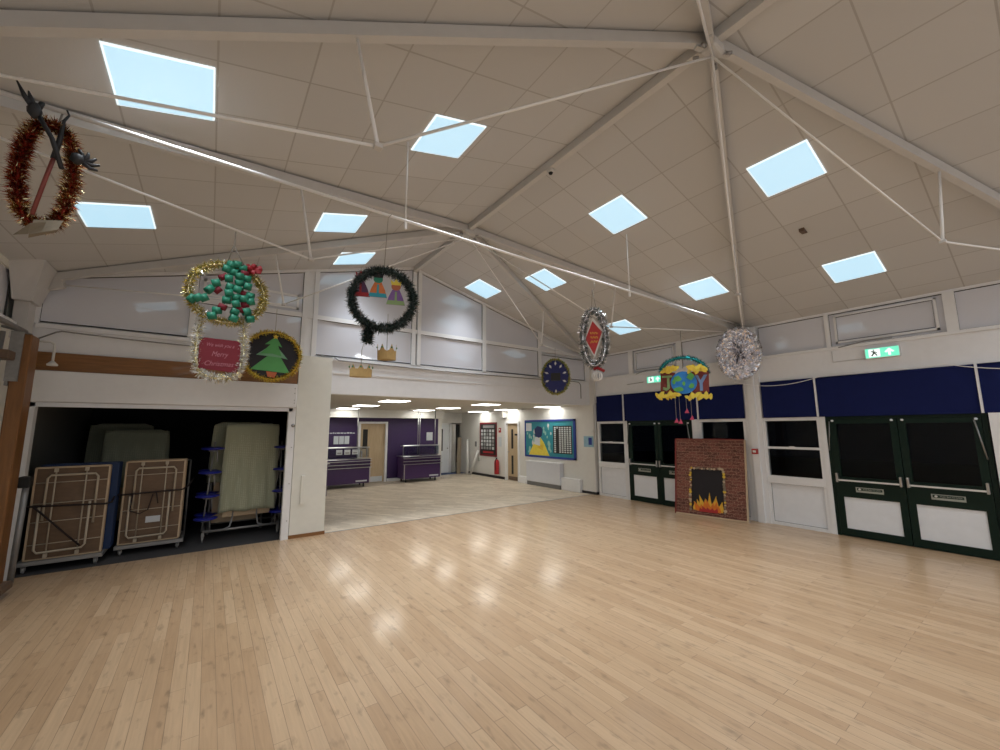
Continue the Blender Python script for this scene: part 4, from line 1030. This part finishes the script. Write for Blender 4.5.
# ------------------------------------------------------------------ painted fireplace prop
bl, br_ = Vector((8.22, 4.98, 0)), Vector((8.45, 3.68, 0))
dx = (br_-bl); W = dx.length; rz = atan2(dx.y, dx.x)
tilt = -radians(9)
t = thing('fireplace_prop', 'painted plywood brick fireplace with flames, leaning against the doors', 'stage prop', tuple((bl+br_)/2), rot=(tilt, 0, rz))
t.rotation_mode = 'XYZ'
HB = 1.57; w2 = W/2
MB().prism([(-w2, .03), (-.35, .03), (-.35, HB), (-w2, HB)], 0, .012).prism([(.26, .03), (w2, .03), (w2, HB), (.26, HB)], 0, .012).prism([(-.35, .95), (.26, .95), (.26, HB), (-.35, HB)], 0, .012).prism([(-.35, .03), (.26, .03), (.26, .12), (-.35, .12)], 0, .012).build('brick_panel', 'brick', t, world=False)
MB().box(-.35, .26, .014, .022, .10, .97).build('hearth_opening', 'black_card', t, world=False)
MB().box(w2, w2+.025, -.02, .03, 0, HB+.01).box(-w2, w2, -.03, .03, 0, .03).build('side_batten', 'ply_edge', t, world=False)
MB().box(-w2-.03, -w2, -.012, .03, 0, HB+.01).box(-w2, w2, -.012, .03, HB, HB+.02).build('edge_batten', 'wing_red', t, world=False)
rn = random.Random(11); st = MB()
pts = [(-.37, .12+.05*i) for i in range(17)]+[(-.34+.05*i, .97) for i in range(13)]+[(.28, .92-.05*i) for i in range(17)]
for x, z in pts:
    x += rn.uniform(-.012, .012); z += rn.uniform(-.01, .01); r = rn.uniform(.017, .03)
    st.prism([(x+r*(.8+.4*rn.random())*cos(a), z+r*(.8+.4*rn.random())*sin(a)) for a in [i*pi/3.5 for i in range(7)]], -.012, 0, rn.randrange(3))
st.build('stone_surround', ['yellow', 'brown_card', 'ply_edge'], t, world=False)
def flames(z0, h, n, x0, x1, y, m, seed):
    rn = random.Random(seed); o = MB()
    for k in range(n):
        x = x0+(x1-x0)*(k+.5)/n; hh = h*rn.uniform(.65, 1.1)*(1-.45*abs(2*(k+.5)/n-1)); w = (x1-x0)/n*rn.uniform(1.2, 1.7); ln = rn.uniform(-.05, .05)+(x-(x0+x1)/2)*.25
        yy = y-.002*(k % 3)
        o.prism([(x-w*.5, z0), (x+w*.5, z0), (x+w*.62, z0+hh*.3), (x+w*.3+ln*.5, z0+hh*.65), (x+ln, z0+hh), (x-w*.25+ln*.5, z0+hh*.6), (x-w*.6, z0+hh*.3)], yy, yy+.0018)
    o.build('flame', m, t, world=False)
flames(.12, .40, 8, -.30, .22, .006, 'flame_yellow', 1); flames(.11, .27, 7, -.25, .19, -.002, 'orange', 2); flames(.10, .15, 5, -.18, .13, -.010, 'diamond_red', 3)

# ------------------------------------------------------------------ hanging decorations
def facing(x, y): return -atan2(x, y)
def ring(a, b, cz=0, n=48, cx=0): return [(cx+a*cos(2*pi*i/n), 0, cz+b*sin(2*pi*i/n)) for i in range(n)]
def hang(t, pts, r=.0035, m='string', name='string'): MB().tube(pts, r, 5).build(name, m, t, world=False)

# 1 gold wreath with green paper-chain
wz = 3.03
t = thing('christmas_wreath', 'pale gold tinsel wreath with green paper chains and a red greeting card', 'wreath', (.045, 4.29, wz), facing(.05, 4.2))
hang(t, [(-.02, 0, .30), (.01, 0, .44), (.02, 0, .47), (.02, 0, .60)], .005); hang(t, [(.12, 0, .27), (.02, 0, .45)], .005)
MB().tinsel(ring(.285, .27), .055, 3800, [0, 0, 1, 2, 3], w=.007, closed=True, seed=1).build('tinsel_ring', ['t_palegold', 't_yellow', 't_silver', 't_olive'], t, world=False)
MB().tinsel([(-.17, 0, -.24), (-.19, 0, -.40), (-.19, 0, -.60), (-.15, 0, -.74), (-.05, 0, -.78), (.06, 0, -.77), (.13, 0, -.72), (.16, 0, -.55), (.15, 0, -.38), (.14, 0, -.22)], .055, 3000, [0, 1, 2, 2], w=.007, seed=2).build('tinsel_drop', ['t_palegold', 't_silver', 't_white'], t, world=False)
rn = random.Random(21)
CH = [[(245,100,0),(262,158,0),(272,203,0),(268,243,0),(260,285,0),(240,330,1),(214,352,0),(190,388,0)],
      [(290,112,0),(318,132,0),(320,172,0),(316,215,0),(311,262,0),(311,302,0),(309,345,0),(305,388,0)],
      [(362,137,0),(370,187,0),(386,240,0),(392,276,0),(362,297,1),(372,340,0),(396,378,0)],
      [(230,152,1),(195,197,0),(207,235,1),(165,240,0),(140,290,0),(110,297,0),(80,305,0)],
      [(270,72,0),(300,66,0),(335,80,0),(345,112,1),(345,232,1),(352,265,0),(340,330,1)]]
for si, sd in enumerate(CH):
    ch = None
    m = MB()
    for k, (u, v, col) in enumerate(sd):
        x, z = (u-262)*.00137, (235-v)*.00156
        a = rn.uniform(-.35, .35)+(.6 if si == 3 else 0); r = .033; hl = .031; d = Vector((cos(a), rn.uniform(-.3, .3), sin(a))).normalized()*hl; c = Vector((x, -.055-.012*(k % 2), z))
        m.tube([c-d, c+d], r*(.8 if col else 1), 14, col, cap=False)
    m.tube([((u-262)*.00137, -.06, (235-v)*.00156) for u, v, _ in sd], .004, 5, 0)
    o = m.build('paper_chain', ['chain_green', 'card_red'], t, world=False); so = o.modifiers.new('thickness', 'SOLIDIFY'); so.thickness = .002
bw = MB()
for a in range(5): bw.tube([(.17+.04*cos(a*1.3), -.05, .26+.03*sin(a*1.3)), (.2+.05*cos(a*1.3+.6), -.08, .25+.04*sin(a*1.3+.6)), (.17, -.05, .24)], .022, 8)
bw.build('red_bow', 'bow_red', t, world=False)
sg = thing('greeting_card', 'dark red card lettered We wish you a Merry Christmas, inside the tinsel drop', 'card', tuple(Vector(t.location)+Matrix.Rotation(facing(.05, 4.2), 3, 'Z') @ Vector((-.02, -.02, -.58))), facing(.05, 4.2))
MB().prism([(-.145, -.12), (.13, -.145), (.155, -.10), (.15, .12), (.13, .145), (-.12, .15), (-.15, .11)], -.006, 0).build('card', 'card_red', sg, world=False)
for s_, z, w, sz in (('We wish you a', .09, .20, .045), ('Merry', .01, .12, .065), ('Christmas', -.075, .21, .06)):
    text_part('lettering', s_, sz, 'pink', sg, (0, -.008, z), width=w, shear=.3).data.materials[0] = M['dusty_pink']

# 2 tree disc
t = thing('christmas_tree_disc', 'black disc with a green Christmas tree and gold tinsel rim', 'decoration', (.66, 6.55, 2.86), facing(.66, 6.55))
hang(t, [(.02, 0, .35), (.02, 0, .70)])
MB().ellipse(0, 0, .35, .34, -.004, .004).build('disc', 'black_card', t, world=False)
MB().tinsel(ring(.355, .345), .058, 2800, [0, 0, 1, 2], w=.008, closed=True, seed=5).build('tinsel_rim', ['t_yellow', 't_gold', 't_olive', 't_green'], t, world=False)
TR = [(-.26, -.21), (-.13, -.05), (-.05, .05), (-.17, .03), (-.02, .19), (-.05, .19), (-.09, .21), (.0, .27), (.04, .27), (.11, .15), (.05, .19), (.19, -.03), (.11, 0.0), (.24, -.24)]
MB().prism([(-.26, -.21), (-.07, -.02), (.0, .02), (.10, .0), (.24, -.245)], -.009, -.004).prism([(-.2, .0), (-.06, .12), (0, .16), (.07, .12), (.20, -.04), (.1, -.02)], -.012, -.009, 1).prism([(-.10, .16), (.02, .275), (.045, .27), (.12, .13), (.03, .17)], -.015, -.012).prism([(-.15, .02), (0, .2), (.05, .2), (.12, .0), (0, .03)], -.017, -.012).build('tree', ['tree_green', 'tree_green_pale'], t, world=False)
MB().prism([(-.06, -.23), (-.04, -.31), (.05, -.32), (.075, -.24)], -.008, -.004).build('tree_pot', 'pot_orange', t, world=False)
MB().prism([((.03 if i % 2 == 0 else .014)*cos(pi/2+i*pi/5)*1.4+.03, (.03 if i % 2 == 0 else .014)*sin(pi/2+i*pi/5)*1.4+.28) for i in range(10)], -.02, -.016).build('star', 'yellow', t, world=False)

# 3 kings wreath
cz = 3.015
t = thing('tinsel_wreath', 'dark green tinsel wreath hanging in front of the gable', 'wreath', (1.24, 3.6, cz), facing(1.24, 3.6))
hang(t, [(.0, 0, .28), (.02, 0, .82), (.05, 0, .86)])
MB().tinsel(ring(.278, .282), .062, 5600, [0, 0, 0, 1, 2, 2], w=.007, closed=True, seed=7, core=.4).build('tinsel_ring', ['t_dark', 't_darkgreen', 't_grey'], t, world=False)
MB().tinsel([(-.10, 0, -.26), (-.13, 0, -.34), (-.12, 0, -.42)], .065, 900, [0, 0, 1, 2], w=.007, seed=8, core=.4).build('tinsel_tail', ['t_dark', 't_darkgreen', 't_grey'], t, world=False)
base = Vector(t.location); Rz = Matrix.Rotation(facing(1.24, 3.6), 3, 'Z')
def king(dx, dz, label, robe, hem, face, crown, h, string, sc=1.0):
    k = thing('paper_king', label, 'paper figure', tuple(base+Rz @ Vector((dx, 0, dz))), facing(1.24, 3.6)); w = h*.34
    MB().prism([(-w, 0), (w, 0), (w*.75, h*.3), (w*.38, h*.58), (-w*.38, h*.58), (-w*.75, h*.3)], -.003, .003).build('robe', robe, k, world=False)
    MB().prism([(-w, 0), (w, 0), (w*.85, h*.16), (-w*.85, h*.16)], -.005, -.003).prism([(-w*.12, h*.12), (w*.12, h*.12), (w*.1, h*.5), (-w*.1, h*.5)], -.005, -.003).build('robe_trim', hem, k, world=False)
    MB().ellipse(0, h*.70, w*.5, h*.15, -.005, .003, 20).build('head', face, k, world=False)
    MB().prism([(-w*.5, h*.76), (w*.5, h*.76), (w*.6, h*.95), (w*.25, h*.86), (0, h*1.0), (-w*.25, h*.86), (-w*.6, h*.95)], -.007, -.004).build('headdress', crown, k, world=False)
    hang(k, [(0, 0, h*.95), (0, 0, h*.95+string)], .002)
king(-.205, .01, 'dark plum paper king, left of the three inside the dark wreath', 'king_plum', 'bow_red', 'black_card', 'bow_red', .25, .04)
king(-.05, .015, 'narrow orange and teal paper king in the middle of the dark wreath', 'king_orange', 'king_teal', 'chain_green', 'black_card', .25, .03)
king(.115, -.045, 'purple paper king with a yellow crown, right inside the dark wreath', 'king_purple', 'letter_green', 'skin_card', 'yellow_bright', .255, .06)
# gold paper crowns below
def crown(x, z, w, h, label, n, rz_):
    c = thing('paper_crown', label, 'paper crown', (x, 3.66, z), rz_); K = 24; m = MB(); r = w/2
    vs = []; fs = []
    for i in range(K):
        a = 2*pi*i/K; zz = h*.55+(h*.45 if i % (K//n) == 0 else 0)*1.0
        if i % (K//n) in (1, K//n-1): zz = h*.62
        vs += [(r*cos(a), r*.55*sin(a), 0), (r*1.03*cos(a), r*.57*sin(a), zz)]
    for i in range(K): j = (i+1) % K; fs.append((2*i, 2*j, 2*j+1, 2*i+1))
    m.add(vs, fs); o = m.build('band', 'gold_card', c, world=False); so = o.modifiers.new('thickness', 'SOLIDIFY'); so.thickness = .003
    g_ = MB()
    for i in range(0, K, K//n): a = 2*pi*i/K; g_.lathe([(.002, -.01), (.009, 0), (.002, .01)], (r*1.05*cos(a), r*.59*sin(a), h*.78), 8)
    g_.build('jewel', 'chain_green', c, world=False)
    return c
c1 = crown(1.315, 2.45, .17, .15, 'taller gold paper crown with green jewels hanging under the dark wreath', 6, facing(1.3, 3.6))
hang(c1, [(.0, 0, .1), (0, 0, .45)], .003)
c2 = crown(1.08, 2.27, .19, .115, 'flatter gold paper crown hanging lowest, left of the taller one', 8, facing(1.1, 3.6))
hang(c2, [(.0, 0, .07), (-.0, 0, .25), (.02, 0, .33)], .003)

# 4 silver oval with red diamond
t = thing('tinsel_hanging', 'silver tinsel oval round a red diamond card with a bow', 'decoration', (4.19, 3.6, 3.03), facing(4.19, 3.6))
hang(t, [(-.02, 0, .42), (.0, 0, .68), (.03, 0, .70), (.03, 0, .80)], .005); hang(t, [(.04, 0, .42), (.0, 0, .69)], .005)
MB().tinsel(ring(.15, .39), .08, 4200, [0, 0, 1, 2], w=.007, closed=True, seed=9).build('tinsel_ring', ['t_silver', 't_grey', 't_darkgreen'], t, world=False)
D = [(-.01, .28), (.135, .09), (.0, -.28), (-.13, -.02)]
MB().prism(D, -.02, -.01).build('card', 'white_card', t, world=False)
MB().prism([(x*.84-.006, z*.84-.004) for x, z in D], -.025, -.02).build('red_face', 'diamond_red', t, world=False)
sq = MB(); rn = random.Random(2)
for zc in (.06, -.0, -.06): sq.tube([(-.05+.011*i, -.026, zc+.018*sin(i*1.9+zc*30)) for i in range(10)], .004, 5)
sq.build('gold_scroll', 'yellow', t, world=False)
MB().tube([(-.02, -.02, -.44), (.03, -.03, -.42), (.12, -.02, -.47)], .02, 8).build('red_bow', 'bow_red', t, world=False)
w_ = MB()
for i in range(6): a = i*pi/6; w_.tube([(.02+.07*cos(2*pi*k/20)*cos(a), .07*cos(2*pi*k/20)*sin(a), -.53+.06*sin(2*pi*k/20)) for k in range(20)], .006, 5, closed=True)
w_.tinsel([(-.01, 0, -.45), (.0, 0, -.50)], .05, 200, [0], seed=3)
w_.build('wire_ball', 't_white', t, world=False)

# 5 navy disc
t = thing('navy_wreath_disc', 'navy disc with white petals and green gold tinsel rim near the far corner', 'decoration', (6.47, 6.75, 3.0), facing(6.47, 6.75))
hang(t, [(0, 0, .43), (0, 0, .68)])
MB().ellipse(0, 0, .30, .39, -.01, .01).build('disc', 'blue_card', t, world=False)
MB().tinsel(ring(.31, .40), .055, 2400, [0, 1, 2, 3], w=.009, closed=True, seed=12).build('tinsel_rim', ['t_olive', 't_yellow', 't_green', 't_palegold'], t, world=False)
MB().box(-.11, .11, -.05, -.01, -.10, .08).build('dark_box', 'black', t, world=False)
pe = MB()
for a, rr in ((90, .27), (60, .24), (20, .22), (-25, .22), (-90, .30), (205, .22), (160, .22), (120, .24)):
    a = radians(a); cx_, cz_ = rr*cos(a), rr*1.15*sin(a); L_ = .05
    pe.prism([(cx_+L_*cos(a+b)*(1 if b in (0, pi) else .5), cz_+L_*sin(a+b)*(1 if b in (0, pi) else .5)) for b in (0, pi/4, pi/2, 3*pi/4, pi, 5*pi/4, 3*pi/2, 7*pi/4)], -.016, -.01)
pe.build('petal', 'white_card', t, world=False)

# 6 globe with J and Y wings
gx, gy, gz = 7.33, 4.13, 2.66
t = thing('globe_decoration', 'blue globe between brown wings lettered J and Y, with a teal tinsel handle', 'decoration', (gx, gy, gz), facing(gx, gy))
hang(t, [(0, 0, .28), (0, 0, 1.02)], .006)
MB().ellipse(0, 0, .23, .215, -.05, .0, 36).build('globe', 'globe_blue', t, world=False)
la = MB()
for cx_, cz_, a, b in ((-.10, .08, .07, .06), (.12, .11, .06, .07), (-.09, -.13, .09, .05), (.13, -.07, .05, .05), (0, -.02, .03, .04), (-.17, .02, .03, .05)):
    rn = random.Random(int(cx_*100)+50)
    la.prism([(cx_+a*rn.uniform(.7, 1.2)*cos(2*pi*i/9), cz_+b*rn.uniform(.7, 1.2)*sin(2*pi*i/9)) for i in range(9)], -.056, -.05)
la.build('continent', 'globe_green', t, world=False)
MB().prism([(-.42, -.16), (-.14, -.20), (-.14, .20), (-.40, .26)], -.03, -.015).build('left_wing', 'wing_red', t, world=False)
MB().prism([(.14, -.22), (.42, -.20), (.44, .20), (.14, .20)], -.03, -.015).build('right_wing', 'wing_red', t, world=False)
MB().prism([(-.38, .15), (-.2, .15), (-.2, .11), (-.25, .11), (-.25, -.1), (-.31, -.15), (-.37, -.12), (-.37, -.07), (-.30, -.09), (-.29, .11), (-.38, .11)], -.04, -.03).build('letter_j', 'letter_green', t, world=False)
MB().prism([(.20, .13), (.25, .13), (.29, .03), (.35, .13), (.41, .13), (.32, -.03), (.32, -.17), (.27, -.17), (.27, -.02)], -.04, -.03).build('letter_y', 'letter_blue', t, world=False)
rn = random.Random(31)
for (x0, x1, zc) in ((-.35, -.12, .26), (.10, .38, .25), (-.50, -.12, -.24), (.04, .46, -.27)):
    pm = MB()
    for k in range(11):
        x = x0+(x1-x0)*(k+.5)/11; z = zc+rn.uniform(-.03, .03); a = rn.uniform(0, pi); L_ = rn.uniform(.065, .10); y_ = -.06-rn.uniform(0, .05)
        c, s_n = cos(a), sin(a); q = [(L_, 0), (L_*.5, L_*.4), (-L_*.5, L_*.4), (-L_, 0), (-L_*.5, -L_*.4), (L_*.5, -L_*.4)]
        pm.prism([(x+u*c-v*s_n, z+u*s_n+v*c) for u, v in q], y_, y_+.004, k % 2)
    pm.build('yellow_petals', ['yellow_bright', 'yellow'], t, world=False)
MB().tinsel([(.41*cos(pi-pi*i/24)+.01, 0, .22+.30*sin(pi*i/24)-(.06*(i/24))) for i in range(25)], .06, 1900, [0, 0, 1, 2], w=.009, seed=14, core=.45).build('tinsel_handle', ['t_teal', 't_darkgreen', 't_silver'], t, world=False)
for x, L_ in ((-.17, .40), (-.10, .42), (.02, .22), (.1, .35)):
    o = MB().tube([(x, 0, -.24), (x, 0, -.30-L_)], .004, 5).build('string', 'string', t, world=False)
    MB().prism([(x-.04, -.33-L_), (x+.04, -.33-L_), (x+.01, -.24-L_)], -.01, .01).build('pink_bird', 'pink', o, world=False).location = (0, 0, -.06)

# 7 foil disc
t = thing('foil_disc', 'large crumpled silver foil disc hanging by the white post', 'decoration', (8.30, 3.52, 3.24), facing(8.3, 3.52))
hang(t, [(0, 0, .5), (-.03, 0, .62)], .006); hang(t, [(.06, 0, .5), (-.03, 0, .62)], .006)
m = MB(); rn = random.Random(41); nr, na = 16, 64; vs = [(0, -.03, 0)]; fs = []
for i in range(1, nr+1):
    for k in range(na):
        a = 2*pi*k/na; r = i/nr; e = 1+rn.uniform(-.03, .03) if i == nr else 1
        vs.append((.37*r*e*cos(a)+rn.uniform(-.006, .006), -.02+rn.uniform(-.032, .032), .51*r*e*sin(a)+rn.uniform(-.006, .006)))
for k in range(na): fs.append((0, 1+k, 1+(k+1) % na))
for i in range(nr-1):
    for k in range(na): a = 1+i*na+k; b = 1+i*na+(k+1) % na; fs += [(a, a+na, b+na), (a, b+na, b)]
m.add(vs, [tuple(reversed(f)) for f in fs]); o = m.build('foil_face', 'foil', t, world=False); so = o.modifiers.new('thickness', 'SOLIDIFY'); so.thickness = .004
MB().tinsel(ring(.37, .51), .04, 1800, [0, 1], w=.01, closed=True, seed=15).build('tinsel_rim', ['t_silver', 't_grey'], t, world=False)

# 8 copper tinsel ring at far left with fork, pole, leaf and card
bx, bz = -.965, 3.42
t = thing('tinsel_ring', 'long red and gold tinsel ring hanging at the far left', 'wreath', (bx, 3.6, bz), facing(bx, 3.6))
rr_ = random.Random(1)
def bias(p, rn):
    v = rn.random()
    if p.z < -.2: return 1 if v < .5 else (2 if v < .9 else 0)
    if p.x < 0 and p.z > -.2 and p.z < .22: return 0 if v < .5 else (1 if v < .85 else 2)
    return 0 if v < .15 else (1 if v < .65 else 2)
hang(t, [(.02, 0, .36), (.03, 0, .46)], .006)
MB().tinsel([( .115*cos(2*pi*i/48)**1 if False else .112*(1 if cos(2*pi*i/48) > 0 else -1)*abs(cos(2*pi*i/48))**.7, 0, .34*sin(2*pi*i/48)) for i in range(48)], .062, 5200, [0, 1, 2], w=.006, closed=True, seed=16, bias=bias).build('tinsel', ['t_red', 't_copper', 't_palegold'], t, world=False)
base = Vector(t.location); Rz = Matrix.Rotation(facing(bx, 3.6), 3, 'Z')
def at(dx, dy, dz): return tuple(base+Rz @ Vector((dx, dy, dz)))
f = thing('toy_fork', 'dark grey toy pitchfork poking out of the top of the red and gold tinsel', 'toy fork', at(0, -.07, 0), facing(bx, 3.6))
MB().tube([(.06, 0, .04), (.0, 0, .22), (-.07, 0, .34)], .013, 8).build('shaft', 'dark_fork', f, world=False)
MB().lathe([(.004, 0), (.03, .03), (.034, .06), (.02, .1)], (-.085, 0, .30), 10).build('fork_head', 'dark_fork', f, world=False)
for k, (a, b, c) in enumerate([(-.08, -.13, -.17), (-.08, -.105, -.12), (-.08, -.06, -.05)]):
    MB().tube([(a, 0, .35), (b, 0, .42), (c, 0, .50-.035*k)], [.016, .014, .004], 8).build('tine', 'dark_fork', f, world=False)
f = thing('reddish_pole', 'thin reddish pole with a hooked top standing through the tinsel ring', 'pole', at(0, -.04, 0), facing(bx, 3.6))
MB().tube([(-.03, 0, -.30), (.0, 0, -.05), (.02, 0, .1)], .011, 8).build('shaft', 'bark_pole', f, world=False)
MB().tube([(.02, 0, .1), (.035, 0, .26), (.04, 0, .38), (.058, 0, .43), (.045, 0, .46)], [.015, .013, .008, .006, .005], 8).build('hook', 'dark_fork', f, world=False)
f = thing('dark_toy_hand', 'small dark antler-shaped toy on the right of the tinsel ring', 'toy', at(.14, -.06, .09), facing(bx, 3.6))
m = MB(); m.lathe([(.01, -.03), (.035, -.01), (.03, .03), (.01, .04)], (-.02, 0, .05), 12)
for k in range(5): a = radians(-35+k*32); m.tube([(0, 0, .05), (.05*cos(a), 0, .05+.05*sin(a)), (.085*cos(a+.2), -.01, .05+.075*sin(a+.2))], [.016, .013, .007], 6)
m.build('body', 'dark_fork', f, world=False)
f = thing('card_horn', 'khaki folded card horn at the bottom of the red and gold tinsel', 'card', at(.0, -.05, -.36), facing(bx, 3.6))
m = MB(); m.add([(-.03, -.05, -.09), (.08, -.06, -.02), (.10, -.03, .06), (-.02, -.02, .02), (-.03, .05, -.08), (.08, .05, .0), (.09, .05, .07), (-.01, .05, .04)], [(0, 1, 2, 3), (7, 6, 5, 4), (0, 4, 5, 1), (1, 5, 6, 2), (2, 6, 7, 3), (3, 7, 4, 0)])
m.add([(-.035, -.052, -.09), (.02, -.09, -.06), (.03, -.09, .0), (-.03, -.06, -.02), (-.09, -.0, -.10)], [(0, 1, 2, 3), (0, 3, 4)])
m.build('card', 'brown_card', f, world=False)

# ------------------------------------------------------------------ world and colour
w = bpy.data.worlds.new('night'); SC.world = w; w.use_nodes = True
w.node_tree.nodes['Background'].inputs[0].default_value = (.02, .025, .04, 1); w.node_tree.nodes['Background'].inputs[1].default_value = .05
SC.view_settings.view_transform = 'Standard'; SC.view_settings.look = 'None'; SC.view_settings.gamma = 1; SC.view_settings.use_curve_mapping = False
SC.view_settings.exposure = 0
